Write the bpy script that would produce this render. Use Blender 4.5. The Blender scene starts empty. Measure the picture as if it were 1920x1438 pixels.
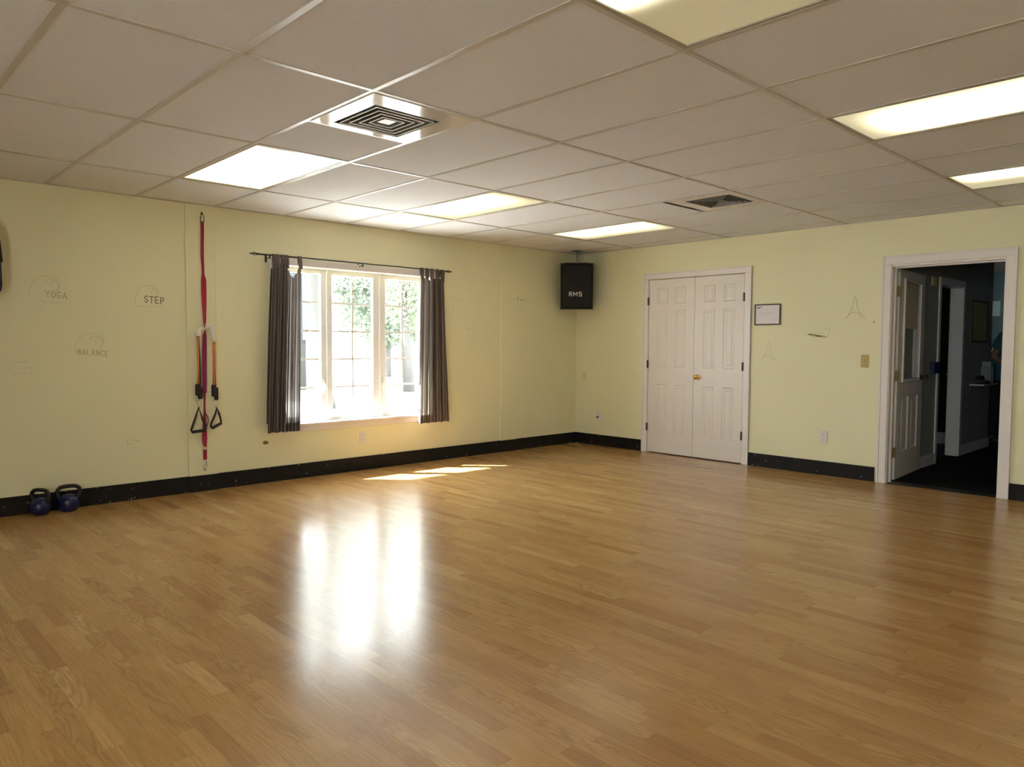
import bpy, math, random
from mathutils import Vector, Matrix

random.seed(11)
S = bpy.context.scene
COL = S.collection
PI = math.pi
H = 2.357                       # ceiling height

# ------------------------------------------------------------------ mesh helpers
class MB:
    """collects shapes in world coordinates, then links them as one mesh object"""
    def __init__(s):
        s.v = []; s.f = []; s.uv = {}
    def quad(s, a, b, c, d):
        n = len(s.v); s.v += [tuple(a), tuple(b), tuple(c), tuple(d)]; s.f.append((n, n+1, n+2, n+3)); return s
    def box(s, x0, y0, z0, x1, y1, z1, bev=0.0):
        if bev > 0:
            return s.bbox(x0, y0, z0, x1, y1, z1, bev)
        n = len(s.v)
        s.v += [(x0,y0,z0),(x1,y0,z0),(x1,y1,z0),(x0,y1,z0),(x0,y0,z1),(x1,y0,z1),(x1,y1,z1),(x0,y1,z1)]
        s.f += [tuple(n+i for i in q) for q in ((0,3,2,1),(4,5,6,7),(0,1,5,4),(1,2,6,5),(2,3,7,6),(3,0,4,7))]
        return s
    def bbox(s, x0, y0, z0, x1, y1, z1, b):
        n = len(s.v)
        X = (x0, x1); Y = (y0, y1); Z = (z0, z1)
        idx = {}
        for i in (0,1):
            for j in (0,1):
                for k in (0,1):
                    sx, sy, sz = (1-2*i)*b, (1-2*j)*b, (1-2*k)*b
                    idx[(i,j,k,'x')] = len(s.v); s.v.append((X[i], Y[j]+sy, Z[k]+sz))
                    idx[(i,j,k,'y')] = len(s.v); s.v.append((X[i]+sx, Y[j], Z[k]+sz))
                    idx[(i,j,k,'z')] = len(s.v); s.v.append((X[i]+sx, Y[j]+sy, Z[k]))
        def F(l):
            pts = [Vector(s.v[q]) for q in l]
            c = sum(pts, Vector())/len(pts)
            nrm = (pts[1]-pts[0]).cross(pts[2]-pts[0])
            ctr = Vector(((x0+x1)/2, (y0+y1)/2, (z0+z1)/2))
            if nrm.dot(c-ctr) < 0: l = l[::-1]
            s.f.append(tuple(l))
        for i in (0,1):
            F([idx[(i,0,0,'x')], idx[(i,1,0,'x')], idx[(i,1,1,'x')], idx[(i,0,1,'x')]])
            F([idx[(0,i,0,'y')], idx[(1,i,0,'y')], idx[(1,i,1,'y')], idx[(0,i,1,'y')]])
            F([idx[(0,0,i,'z')], idx[(1,0,i,'z')], idx[(1,1,i,'z')], idx[(0,1,i,'z')]])
        for i in (0,1):
            for j in (0,1):
                F([idx[(i,j,0,'x')], idx[(i,j,1,'x')], idx[(i,j,1,'y')], idx[(i,j,0,'y')]])
                F([idx[(i,0,j,'x')], idx[(i,1,j,'x')], idx[(i,1,j,'z')], idx[(i,0,j,'z')]])
                F([idx[(0,i,j,'y')], idx[(1,i,j,'y')], idx[(1,i,j,'z')], idx[(0,i,j,'z')]])
                for k in (0,1):
                    F([idx[(i,j,k,'x')], idx[(i,j,k,'y')], idx[(i,j,k,'z')]])
        return s
    def tube(s, pts, r, n=10, closed=False, cap=True):
        """round tube along a polyline; r a number or one per point"""
        P = [Vector(p) for p in pts]; m = len(P)
        R = r if isinstance(r, (list, tuple)) else [r]*m
        base = len(s.v); up = None
        for i, p in enumerate(P):
            if closed: t = P[(i+1) % m]-P[i-1]
            else: t = P[min(i+1, m-1)]-P[max(i-1, 0)]
            t.normalize()
            if up is None:
                a = Vector((0,0,1)) if abs(t.z) < .9 else Vector((1,0,0))
                up = t.cross(a).normalized()
            up = (up - t*up.dot(t)).normalized(); w = t.cross(up)
            for k in range(n):
                a = 2*PI*k/n
                s.v.append(tuple(p+(up*math.cos(a)+w*math.sin(a))*R[i]))
        for i in range(m if closed else m-1):
            for k in range(n):
                a = base+i*n+k; b = base+i*n+(k+1) % n
                c = base+((i+1) % m)*n+(k+1) % n; d = base+((i+1) % m)*n+k
                s.f.append((a,b,c,d))
        if cap and not closed:
            s.f.append(tuple(base+k for k in range(n))[::-1]); s.f.append(tuple(base+(m-1)*n+k for k in range(n)))
        return s
    def lathe(s, prof, c=(0,0,0), n=28, axis='z'):
        """prof: list of (radius, height)"""
        base = len(s.v)
        for r, h in prof:
            for k in range(n):
                a = 2*PI*k/n
                x, y = r*math.cos(a), r*math.sin(a)
                if axis == 'z': q = (x, y, h)
                elif axis == 'x': q = (h, x, y)
                else: q = (x, h, -y)
                s.v.append((c[0]+q[0], c[1]+q[1], c[2]+q[2]))
        for i in range(len(prof)-1):
            for k in range(n):
                s.f.append((base+i*n+k, base+i*n+(k+1) % n, base+(i+1)*n+(k+1) % n, base+(i+1)*n+k))
        s.f.append(tuple(base+k for k in range(n))[::-1]); s.f.append(tuple(base+(len(prof)-1)*n+k for k in range(n)))
        return s
    def grid(s, fn, nu, nv):
        """surface fn(u,v) with uv kept"""
        base = len(s.v)
        for j in range(nv+1):
            for i in range(nu+1):
                u, v = i/nu, j/nv
                s.uv[len(s.v)] = (u, v); s.v.append(tuple(fn(u, v)))
        for j in range(nv):
            for i in range(nu):
                a = base+j*(nu+1)+i
                s.f.append((a, a+1, a+nu+2, a+nu+1))
        return s
    def xf(s, M):
        s.v = [tuple(M @ Vector(p)) for p in s.v]; return s
    def build(s, name, mat, parent=None, smooth=False):
        off = Vector(parent['_base']) if parent is not None and '_base' in parent else Vector((0,0,0))
        me = bpy.data.meshes.new(name)
        me.from_pydata([tuple(Vector(p)-off) for p in s.v], [], s.f)
        if s.uv:
            ul = me.uv_layers.new(name='UVMap')
            for l in me.loops: ul.data[l.index].uv = s.uv.get(l.vertex_index, (0, 0))
        me.materials.append(mat)
        if smooth:
            me.polygons.foreach_set('use_smooth', [True]*len(me.polygons))
        me.update()
        o = bpy.data.objects.new(name, me); COL.objects.link(o)
        if parent is not None:
            o.parent = parent
            o['_base'] = tuple(off)
        return o

def smooth_by_angle(o, deg=40):
    me = o.data
    me.polygons.foreach_set('use_smooth', [True]*len(me.polygons))
    try: me.set_sharp_from_angle(angle=math.radians(deg))
    except Exception: pass
    return o

def thing(name, base, label, cat, group=None):
    o = bpy.data.objects.new(name, None); COL.objects.link(o)
    o.empty_display_size = .05
    o.location = base; o['_base'] = tuple(base); o['label'] = label; o['category'] = cat
    if group: o['group'] = group
    return o
def tag(o, label, cat, group=None):
    o['label'] = label; o['category'] = cat
    if group: o['group'] = group
    return o
def struct(o, label=None, cat=None):
    o['kind'] = 'structure'
    if label: o['label'] = label
    if cat: o['category'] = cat
    return o
def sroot(name, label, cat):
    o = bpy.data.objects.new(name, None); COL.objects.link(o); o['_base'] = (0.,0.,0.)
    o.empty_display_size = .05
    return struct(o, label, cat)

# ------------------------------------------------------------------ materials
class NT:
    def __init__(s, name):
        s.m = bpy.data.materials.new(name); s.m.use_nodes = True
        s.t = s.m.node_tree; s.t.nodes.clear()
        s.out = s.n('ShaderNodeOutputMaterial')
    def n(s, t, **kw):
        o = s.t.nodes.new(t)
        for k, v in kw.items(): setattr(o, k, v)
        return o
    def l(s, a, b): s.t.links.new(a, b)
    def set(s, sock, v):
        if hasattr(v, 'is_linked') or isinstance(v, bpy.types.NodeSocket): s.l(v, sock)
        else: sock.default_value = v
    def math(s, op, a, b=0.0, c=None, clamp=False):
        o = s.n('ShaderNodeMath', operation=op); o.use_clamp = clamp
        s.set(o.inputs[0], a); s.set(o.inputs[1], b)
        if c is not None: s.set(o.inputs[2], c)
        return o.outputs[0]
    def mix(s, fac, a, b, mode='MIX'):
        o = s.n('ShaderNodeMix', data_type='RGBA', blend_type=mode)
        s.set(o.inputs[0], fac); s.set(o.inputs[6], a); s.set(o.inputs[7], b)
        return o.outputs[2]
    def noise(s, vec, scale, detail=3, rough=.5, dist=0.0):
        o = s.n('ShaderNodeTexNoise'); s.set(o.inputs['Vector'], vec)
        o.inputs['Scale'].default_value = scale; o.inputs['Detail'].default_value = detail
        o.inputs['Roughness'].default_value = rough; o.inputs['Distortion'].default_value = dist
        return o.outputs['Fac']
    def ramp(s, fac, stops):
        o = s.n('ShaderNodeValToRGB'); s.l(fac, o.inputs[0]); e = o.color_ramp.elements
        while len(e) < len(stops): e.new(.5)
        for i, (p, c) in enumerate(stops):
            e[i].position = p; e[i].color = c if len(c) == 4 else (*c, 1)
        return o.outputs[0]
    def pos(s): return s.n('ShaderNodeNewGeometry').outputs['Position']
    def obj(s): return s.n('ShaderNodeTexCoord').outputs['Object']
    def map(s, vec, sc=(1,1,1), loc=(0,0,0)):
        o = s.n('ShaderNodeMapping'); s.l(vec, o.inputs[0])
        o.inputs['Scale'].default_value = sc; o.inputs['Location'].default_value = loc
        return o.outputs[0]
    def bump(s, h, strength, dist=.002):
        o = s.n('ShaderNodeBump'); s.l(h, o.inputs['Height'])
        o.inputs['Strength'].default_value = strength; o.inputs['Distance'].default_value = dist
        return o.outputs[0]
    def bsdf(s, color, rough=.5, metal=0.0, spec=.5, normal=None, **kw):
        o = s.n('ShaderNodeBsdfPrincipled')
        s.set(o.inputs['Base Color'], color if not isinstance(color, tuple) or len(color) == 4 else (*color, 1))
        s.set(o.inputs['Roughness'], rough); s.set(o.inputs['Metallic'], metal)
        o.inputs['Specular IOR Level'].default_value = spec
        if normal is not None: s.l(normal, o.inputs['Normal'])
        for k, v in kw.items(): s.set(o.inputs[k], v)
        return o
    def done(s, shader):
        s.l(shader.outputs[0] if hasattr(shader, 'outputs') else shader, s.out.inputs[0]); return s.m

def simple(name, color, rough=.5, metal=0.0, spec=.5, var=.06, scale=25, bump=0.0):
    """plain coloured surface with a little uneven tone"""
    t = NT(name); p = t.obj()
    f = t.noise(p, scale, 3)
    c = t.mix(f, tuple(x*(1-var) for x in color)+(1,), tuple(min(1, x*(1+var)) for x in color)+(1,))
    nb = t.bump(f, bump) if bump else None
    return t.done(t.bsdf(c, rough, metal, spec, nb))

def wall_mat(name, c):
    t = NT(name); p = t.pos()
    big = t.noise(p, .9, 3, .6); fine = t.noise(p, 150, 2)
    roll = t.noise(p, 14, 4, .6)
    col = t.mix(big, tuple(x*.955 for x in c)+(1,), tuple(min(1, x*1.03) for x in c)+(1,))
    sm = t.ramp(t.noise(p, 3.1, 5, .68, .3), [(0, (0,0,0)), (.62, (0,0,0)), (.8, (1,1,1)), (1, (1,1,1))])
    col = t.mix(t.math('MULTIPLY', sm, .10), col, (c[0]*.72, c[1]*.70, c[2]*.72, 1))
    hgt = t.math('ADD', fine, t.math('MULTIPLY', roll, .8))
    return t.done(t.bsdf(col, .55, 0, .35, t.bump(hgt, .16, .0012)))

M = {}
M['wall'] = wall_mat('wall_paint', (.755, .725, .490))
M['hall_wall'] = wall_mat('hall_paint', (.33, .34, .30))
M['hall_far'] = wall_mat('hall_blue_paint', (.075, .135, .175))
M['trim'] = simple('white_trim_paint', (.76, .72, .70), .34, var=.03)
M['door'] = simple('white_door_paint', (.73, .68, .63), .36, var=.035, scale=9)
M['window_white'] = simple('window_white', (.86, .86, .85), .38, var=.02)
M['black'] = simple('black_plastic', (.012, .012, .012), .42)
M['black_rubber'] = simple('black_rubber', (.010, .010, .011), .6)
M['chrome'] = simple('chrome', (.75, .75, .74), .18, 1.0, var=.02)
M['brass'] = simple('brass', (.80, .52, .17), .16, 1.0, var=.03)
M['hinge_dark'] = simple('dark_hinge_metal', (.10, .085, .065), .4, .8)
M['hinge_brass'] = simple('aged_brass', (.42, .34, .14), .35, .9)
M['rod'] = simple('dark_bronze', (.022, .017, .012), .38, .5)
M['plate_white'] = simple('white_plastic', (.72, .70, .66), .32, var=.02)
M['plate_dark'] = simple('socket_slot', (.10, .09, .08), .5)
M['plate_beige'] = simple('beige_plastic', (.46, .36, .14), .4, var=.03)
M['grid'] = simple('painted_tee', (.50, .475, .43), .34, spec=.35, var=.02)
M['metal_white'] = simple('glossy_white_metal', (.74, .71, .65), .085, spec=.85, var=.01)
M['louver'] = simple('louver_white', (.62, .58, .53), .35, var=.02)
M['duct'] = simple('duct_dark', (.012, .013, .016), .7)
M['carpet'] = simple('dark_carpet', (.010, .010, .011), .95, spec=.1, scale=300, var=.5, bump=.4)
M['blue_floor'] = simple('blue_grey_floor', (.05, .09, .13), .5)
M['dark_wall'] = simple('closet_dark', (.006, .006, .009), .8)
M['roof'] = simple('soffit', (.45, .44, .42), .8)
M['pencil'] = simple('pencil_mark', (.36, .32, .19), .8, spec=.1, var=.25, scale=60)
M['pencil_faint'] = simple('faint_pencil_mark', (.565, .53, .325), .8, spec=.1, var=.2, scale=60)
M['residue'] = simple('glue_residue', (.60, .555, .345), .75, spec=.1, var=.10, scale=60)
M['scuff'] = simple('brown_scuff', (.20, .15, .07), .8)

def ceiling_mat():
    t = NT('ceiling_tile'); p = t.pos()
    big = t.noise(p, 1.1, 2)
    col = t.mix(big, (.68, .705, .745, 1), (.74, .765, .80, 1))
    pits = t.ramp(t.noise(t.map(p, (1, 1.0, 1)), 120, 2, .6), [(0, (1,1,1)), (.33, (1,1,1)), (.40, (0,0,0)), (1, (0,0,0))])
    fis = t.ramp(t.noise(p, 55, 4, .7, 1.2), [(0, (1,1,1)), (.30, (1,1,1)), (.36, (0,0,0)), (1, (0,0,0))])
    m = t.math('MAXIMUM', pits, fis)
    col = t.mix(t.math('MULTIPLY', m, .20), col, (.40, .36, .31, 1))
    st = t.ramp(t.noise(p, 4.0, 3, .6, .8), [(0, (0,0,0)), (.75, (0,0,0)), (.80, (1,1,1)), (1, (1,1,1))])
    col = t.mix(t.math('MULTIPLY', st, .22), col, (.44, .37, .28, 1))
    return t.done(t.bsdf(col, .85, 0, .15, t.bump(t.math('SUBTRACT', 1.0, m), .25, .002)))
M['ceiling'] = ceiling_mat()

def floor_mat():
    """three-strip oak laminate, strips running along x"""
    t = NT('oak_laminate'); p = t.pos()
    sx = t.n('ShaderNodeSeparateXYZ'); t.l(p, sx.inputs[0])
    X, Y = sx.outputs[0], sx.outputs[1]
    W, L = .0620, .47
    yr = t.math('DIVIDE', Y, W); row = t.math('FLOOR', yr); fy = t.math('SUBTRACT', yr, row)
    wn = t.n('ShaderNodeTexWhiteNoise', noise_dimensions='1D'); t.l(row, wn.inputs['W'])
    xr = t.math('DIVIDE', t.math('ADD', X, t.math('MULTIPLY', wn.outputs['Value'], 9.0)), L)
    # stretch the block lengths unevenly
    xr = t.math('ADD', xr, t.math('MULTIPLY', t.math('SINE', t.math('ADD', t.math('MULTIPLY', xr, 2.1), row)), .22))
    colm = t.math('FLOOR', xr); fx = t.math('SUBTRACT', xr, colm)
    cv = t.n('ShaderNodeCombineXYZ'); t.l(row, cv.inputs[0]); t.l(colm, cv.inputs[1])
    w2 = t.n('ShaderNodeTexWhiteNoise', noise_dimensions='2D'); t.l(cv.outputs[0], w2.inputs['Vector'])
    rnd = w2.outputs['Value']
    base = t.ramp(rnd, [(0, (.355, .183, .062)), (.12, (.412, .228, .079)), (.55, (.452, .262, .093)), (.90, (.480, .286, .106)), (1, (.540, .340, .138))])
    # grain: coordinates shifted per block
    sh = t.n('ShaderNodeVectorMath', operation='SCALE'); t.l(w2.outputs['Color'], sh.inputs[0]); sh.inputs['Scale'].default_value = 37.0
    gp = t.n('ShaderNodeVectorMath', operation='ADD'); t.l(p, gp.inputs[0]); t.l(sh.outputs[0], gp.inputs[1])
    fine = t.noise(t.map(gp.outputs[0], (7, 150, 7)), 1.0, 4, .65)
    cn = t.noise(t.map(gp.outputs[0], (1.7, 11, 1)), 1.0, 1.5, .5, .6)
    wave = t.math('MULTIPLY', t.math('ADD', t.math('SINE', t.math('MULTIPLY', cn, 95.0)), 1.0), .5)
    sel = t.ramp(t.math('FRACT', t.math('MULTIPLY', rnd, 7.31)), [(0, (0,0,0)), (.62, (.12,.12,.12)), (.72, (1,1,1)), (1, (1,1,1))])
    cath = t.math('MULTIPLY', t.math('POWER', wave, 2.2), sel)
    col = t.mix(t.math('MULTIPLY', t.ramp(fine, [(0, (1,1,1)), (.36, (.9,.9,.9)), (.60, (0,0,0)), (1, (0,0,0))]), .42), base, (.235, .112, .036, 1))
    col = t.mix(t.math('MULTIPLY', cath, .34), col, (.215, .100, .032, 1))
    # seams between strips and block ends
    e1 = t.math('LESS_THAN', t.math('MINIMUM', fy, t.math('SUBTRACT', 1.0, fy)), .016)
    e2 = t.math('LESS_THAN', t.math('MINIMUM', fx, t.math('SUBTRACT', 1.0, fx)), .004)
    seam = t.math('MAXIMUM', e1, e2)
    col = t.mix(t.math('MULTIPLY', seam, .16), col, (.12, .055, .018, 1))
    wear = t.noise(p, 1.7, 4, .6)
    rough = t.math('ADD', .155, t.math('MULTIPLY', wear, .10))
    rough = t.math('ADD', rough, t.math('MULTIPLY', fine, .03))
    hb = t.math('SUBTRACT', t.math('MULTIPLY', fine, .15), t.math('MULTIPLY', seam, .5))
    return t.done(t.bsdf(col, rough, 0, .5, t.bump(hb, .05, .001)))
M['floor'] = floor_mat()

def base_mat():
    t = NT('black_cove_base'); p = t.pos()
    sx = t.n('ShaderNodeSeparateXYZ'); t.l(p, sx.inputs[0])
    chips = t.ramp(t.noise(p, 30, 3, .6), [(0, (0,0,0)), (.672, (0,0,0)), (.688, (1,1,1)), (1, (1,1,1))])
    low = t.ramp(t.math('DIVIDE', sx.outputs[2], .14), [(0, (1,1,1)), (.15, (.7,.7,.7)), (.35, (.25,.25,.25)), (.85, (.25,.25,.25)), (.97, (1,1,1)), (1, (1,1,1))])
    f = t.math('MULTIPLY', chips, low)
    col = t.mix(f, (.0065, .006, .006, 1), (.40, .38, .33, 1))
    return t.done(t.bsdf(col, .5, 0, .25, t.bump(t.noise(p, 20, 2), .08)))
M['baseboard'] = base_mat()

def glass_mat():
    t = NT('window_glass')
    tr = t.n('ShaderNodeBsdfTransparent'); tr.inputs[0].default_value = (.97, .985, .98, 1)
    gl = t.n('ShaderNodeBsdfGlossy'); gl.inputs['Roughness'].default_value = .02
    lw = t.n('ShaderNodeLayerWeight'); lw.inputs[0].default_value = .5
    fr = t.math('ADD', .025, t.math('MULTIPLY', t.math('POWER', lw.outputs['Facing'], 5.0), .6))
    mx = t.n('ShaderNodeMixShader'); t.l(fr, mx.inputs[0]); t.l(tr.outputs[0], mx.inputs[1]); t.l(gl.outputs[0], mx.inputs[2])
    return t.done(mx)
M['glass'] = glass_mat()

def curtain_mat(name, trans, see):
    t = NT(name)
    uv = t.n('ShaderNodeTexCoord').outputs['UV']
    sx = t.n('ShaderNodeSeparateXYZ'); t.l(uv, sx.inputs[0])
    u = t.math('MULTIPLY', sx.outputs[0], 9.0); fu = t.math('FRACT', u)
    stripe = t.ramp(fu, [(0, (.070, .050, .044)), (.26, (.070, .050, .044)), (.30, (.165, .135, .118)), (.46, (.165, .135, .118)),
                         (.50, (.026, .020, .018)), (.60, (.026, .020, .018)), (.64, (.21, .18, .155)), (.72, (.21, .18, .155)), (.76, (.095, .072, .064)), (1, (.095, .072, .064))])
    thin = t.ramp(fu, [(0, (.25,)*3), (.26, (.25,)*3), (.30, (1,)*3), (.46, (1,)*3), (.50, (.05,)*3), (.60, (.05,)*3), (.64, (1,)*3), (.72, (1,)*3), (.76, (.45,)*3), (1, (.45,)*3)])
    weave = t.noise(t.map(uv, (900, 40, 1)), 1.0, 2)
    col = t.mix(t.math('MULTIPLY', weave, .3), stripe, (.02, .016, .015, 1))
    b = t.bsdf(col, .7, 0, .25, **{'Sheen Weight': .15})
    tl = t.n('ShaderNodeBsdfTranslucent'); t.l(t.mix(.30, stripe, (.60, .54, .48, 1)), tl.inputs[0])
    m1 = t.n('ShaderNodeMixShader'); t.l(t.math('MULTIPLY', thin, trans), m1.inputs[0])
    t.l(b.outputs[0], m1.inputs[1]); t.l(tl.outputs[0], m1.inputs[2])
    tp = t.n('ShaderNodeBsdfTransparent')
    m2 = t.n('ShaderNodeMixShader'); t.l(t.math('MULTIPLY', thin, see), m2.inputs[0])
    t.l(m1.outputs[0], m2.inputs[1]); t.l(tp.outputs[0], m2.inputs[2])
    return t.done(m2)
M['curtain'] = curtain_mat('striped_sheer', .17, .03)
M['curtain_hem'] = curtain_mat('striped_hem', .04, .0)

LK = .45
def lens_mat(name, base, amp, yc, yw, x0, xs, tint=(1, .965, .80), dim=(1, .93, .62)):
    """fluorescent troffer lens: the tubes behind it glow through as a band"""
    base, amp = base*LK, amp*LK
    t = NT(name); o = t.obj(); sx = t.n('ShaderNodeSeparateXYZ'); t.l(o, sx.inputs[0])
    g = t.math('DIVIDE', t.math('SUBTRACT', sx.outputs[1], yc), yw)
    g = t.math('EXPONENT', t.math('MULTIPLY', t.math('POWER', t.math('ABSOLUTE', g), 2.6), -1.0))
    e = t.math('SUBTRACT', x0, t.math('ABSOLUTE', sx.outputs[0]))
    e = t.math('DIVIDE', e, xs, clamp=True)
    e = t.math('MULTIPLY', t.math('MULTIPLY', e, e), t.math('SUBTRACT', 3.0, t.math('MULTIPLY', e, 2.0)))
    f = t.math('MULTIPLY', g, e)
    st = t.math('ADD', base, t.math('MULTIPLY', f, amp))
    em = t.n('ShaderNodeEmission'); t.l(t.mix(f, (*dim, 1), (*tint, 1)), em.inputs[0]); t.l(st, em.inputs[1])
    df = t.bsdf((.62, .58, .36), .25)
    ad = t.n('ShaderNodeAddShader'); t.l(em.outputs[0], ad.inputs[0]); t.l(df.outputs[0], ad.inputs[1])
    return t.done(ad)

def leaf_mat(name, c, c2):
    t = NT(name); f = t.noise(t.pos(), 1.3, 3)
    col = t.mix(f, (*c, 1), (*c2, 1))
    d = t.n('ShaderNodeBsdfDiffuse'); t.l(col, d.inputs[0])
    tl = t.n('ShaderNodeBsdfTranslucent'); t.l(col, tl.inputs[0])
    m = t.n('ShaderNodeMixShader'); m.inputs[0].default_value = .45
    t.l(d.outputs[0], m.inputs[1]); t.l(tl.outputs[0], m.inputs[2])
    return t.done(m)
M['leaf'] = leaf_mat('leaves_pale', (.145, .180, .120), (.205, .240, .155))
M['leaf_dark'] = leaf_mat('leaves_deep', (.105, .130, .098), (.145, .168, .125))
M['bark'] = simple('pale_bark', (.036, .035, .031), .9, scale=6, var=.2)
M['bark_dark'] = simple('grey_bark', (.050, .048, .044), .9, scale=6, var=.2)
M['ground'] = simple('pale_pavement', (.52, .515, .50), .9, spec=.2, scale=1.5, var=.06)
M['siding'] = simple('blue_siding', (.019, .025, .033), .7, scale=3)
M['house_trim'] = simple('house_white_trim', (.055, .055, .056), .6)
M['shingle'] = simple('grey_shingle', (.03, .03, .03), .9, scale=8, var=.2)

# ------------------------------------------------------------------ room shell
RX, RY = 9.0, -9.6            # the room runs x 0..RX, y RY..0
GX = [2.105 + 1.2192*j for j in range(-1, 6)]        # long tee lines
GY = [-5.130 + .6096*k for k in range(-7, 9)]        # cross tee lines
def gy(k): return -5.130 + .6096*k
def gx(j): return 2.105 + 1.2192*j

struct(MB().box(0, RY, -.08, RX, 0, 0).build('floor', M['floor']), 'glossy honey oak strip floor', 'floor')

# window wall: x = 0 (thickness towards -x)
WY0, WY1, WZ0, WZ1 = -4.005, -2.305, .500, 1.925
m = MB()
m.box(-.16, RY-.15, -.08, 0, WY0, 2.60); m.box(-.16, WY1, -.08, 0, .15, 2.60)
m.box(-.16, WY0, -.08, 0, WY1, WZ0); m.box(-.16, WY0, WZ1, 0, WY1, 2.60)
wall_left = struct(m.build('wall_left', M['wall']), 'cream yellow wall with the window and pencil marks', 'wall')
# door wall: y = 0 (thickness towards +y)
D1 = (1.112, 2.306, 1.978); D2 = (3.722, 4.600, 1.955)
m = MB()
m.box(0, 0, -.08, D1[0], .12, 2.60); m.box(D1[1], 0, -.08, D2[0], .12, 2.60); m.box(D2[1], 0, -.08, RX+.15, .12, 2.60)
m.box(D1[0], 0, D1[2], D1[1], .12, 2.60); m.box(D2[0], 0, D2[2], D2[1], .12, 2.60)
wall_back = struct(m.build('wall_back', M['wall']), 'cream yellow wall with the double doors and open doorway', 'wall')
struct(MB().box(RX, RY-.15, -.08, RX+.15, 0, 2.60).build('wall_right', M['wall']), 'cream yellow side wall', 'wall')
FX0, FX1, FZ0, FZ1 = 5.2, 7.6, .75, 2.00      # wide window added behind the camera for fill daylight
m = MB()
m.box(0, RY-.15, -.08, FX0, RY, 2.60); m.box(FX1, RY-.15, -.08, RX, RY, 2.60)
m.box(FX0, RY-.15, -.08, FX1, RY, FZ0); m.box(FX0, RY-.15, FZ1, FX1, RY, 2.60)
struct(m.build('wall_front', M['wall']), 'cream yellow rear wall', 'wall')
struct(MB().box(-1.13, RY-1.2, 2.60, RX+.4, 7.0, 2.75).box(-1.13, RY-1.2, 2.40, -.16, 7.0, 2.60).box(-.16, RY-1.2, 2.40, RX+.4, RY-.15, 2.60).build('roof', M['roof']), 'flat roof with overhanging eave', 'roof')

# ceiling: lay-in tiles (one mesh) with gaps left for the fixtures, tee grid as a part
holes = set()
LIGHTS = [(-1, 0), (-1, 3), (-1, 6), (2, 0), (2, 3), (2, 6)]          # (long line j, cross line k)
for j, k in LIGHTS: holes.add((round(gx(j), 2), round(gy(k), 2)))
VENTS = [(2.714, gy(0)), (2.714, gy(5))]
xs = [0.0] + [x for x in GX if 0 < x < RX] + [RX]
ys = [RY] + [y for y in GY if RY < y < 0] + [0.0]
m = MB(); zt = H + .0045
for i in range(len(xs)-1):
    for k in range(len(ys)-1):
        x0, x1, y0, y1 = xs[i], xs[i+1], ys[k], ys[k+1]
        if (round(x0, 2), round(y0, 2)) in holes: continue
        for vx, vy in VENTS:
            if abs(y0-vy) < .01 and x0 < vx < x1-.01 and x1 > vx+.3: x1 = vx
        dz = [random.uniform(-.001, .001) for _ in range(4)]
        m.quad((x0, y0, zt+dz[0]), (x0, y1, zt+dz[1]), (x1, y1, zt+dz[2]), (x1, y0, zt+dz[3]))
ceiling = struct(m.build('ceiling', M['ceiling']), 'suspended ceiling of pale mineral tiles', 'ceiling')
m = MB(); TW = .0122
for x in xs[1:-1]: m.box(x-TW, RY, H, x+TW, 0, H+.03)
for y in ys[1:-1]:
    for i in range(len(xs)-1): m.box(xs[i]+TW, y-TW, H+.0006, xs[i+1]-TW, y+TW, H+.03)
for vx, vy in VENTS[:1]: m.box(vx-TW, vy+TW, H+.0008, vx+TW, vy+.6096-TW, H+.03)
# wall angle
m.box(0, RY, H, .022, 0, H+.004); m.box(.022, -.022, H, RX, 0, H+.004); m.box(RX-.022, RY, H, RX, -.022, H+.004); m.box(.022, RY, H, RX-.022, RY+.022, H+.004)
m.build('ceiling_grid', M['grid'], ceiling)

# baseboards
m = MB()
BH, BT = .133, .010
m.box(0, RY, 0, BT, -4.77, BH); m.box(0, -4.769, 0, BT+.014, -4.53, BH-.001); m.box(0, -4.529, 0, BT, -1.302, BH)
m.box(0, -1.301, 0, BT+.014, -1.046, BH-.001); m.box(0, -1.045, 0, BT, 0, BH)
struct(m.build('baseboard_left', M['baseboard']), 'chipped black baseboard under the window wall', 'baseboard')
m = MB()
m.box(BT, -BT, 0, 1.036, 0, BH); m.box(2.312, -BT, 0, 3.632, 0, BH); m.box(4.674, -BT, 0, RX, 0, BH)
struct(m.build('baseboard_back', M['baseboard']), 'black baseboard along the door wall', 'baseboard')
# flat boxed battens on the window wall
struct(MB().box(-.01, -4.770, BH-.002, .014, -4.531, H, .002).build('trim_1', M['wall']), 'yellow flat boxed batten behind the exercise straps', 'trim')
struct(MB().box(-.01, -1.300, BH-.002, .014, -1.046, H, .002).build('trim_2', M['wall']), 'yellow flat boxed batten between window and corner', 'trim')

# ------------------------------------------------------------------ window
win = sroot('window_1', 'white triple casement window with grilles', 'window')
m = MB()                                   # casing around the opening (room side)
cw = .058
m.box(0, WY0-cw, WZ0, .016, WY0, WZ1, .003); m.box(0, WY1, WZ0, .016, WY1+cw, WZ1, .003)
m.box(0, WY0-cw, WZ1, .018, WY1+cw, WZ1+.060, .003)
m.build('window_casing', M['trim'], win)
m = MB()
m.box(-.09, WY0+.001, WZ0-.018, .0, WY1-.001, WZ0+.004)
m.box(0, WY0-cw-.02, WZ0-.018, .040, WY1+cw+.02, WZ0+.004, .004)
m.box(0, WY0-cw, WZ0-.072, .014, WY1+cw, WZ0-.018, .003)
m.build('window_stool', M['trim'], win)
m = MB()                                   # frame and posts
fx0, fx1 = -.155, -.075
m.box(fx0, WY0, WZ0+.005, fx1, WY0+.014, WZ1); m.box(fx0, WY1-.014, WZ0+.005, fx1, WY1, WZ1)
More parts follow.
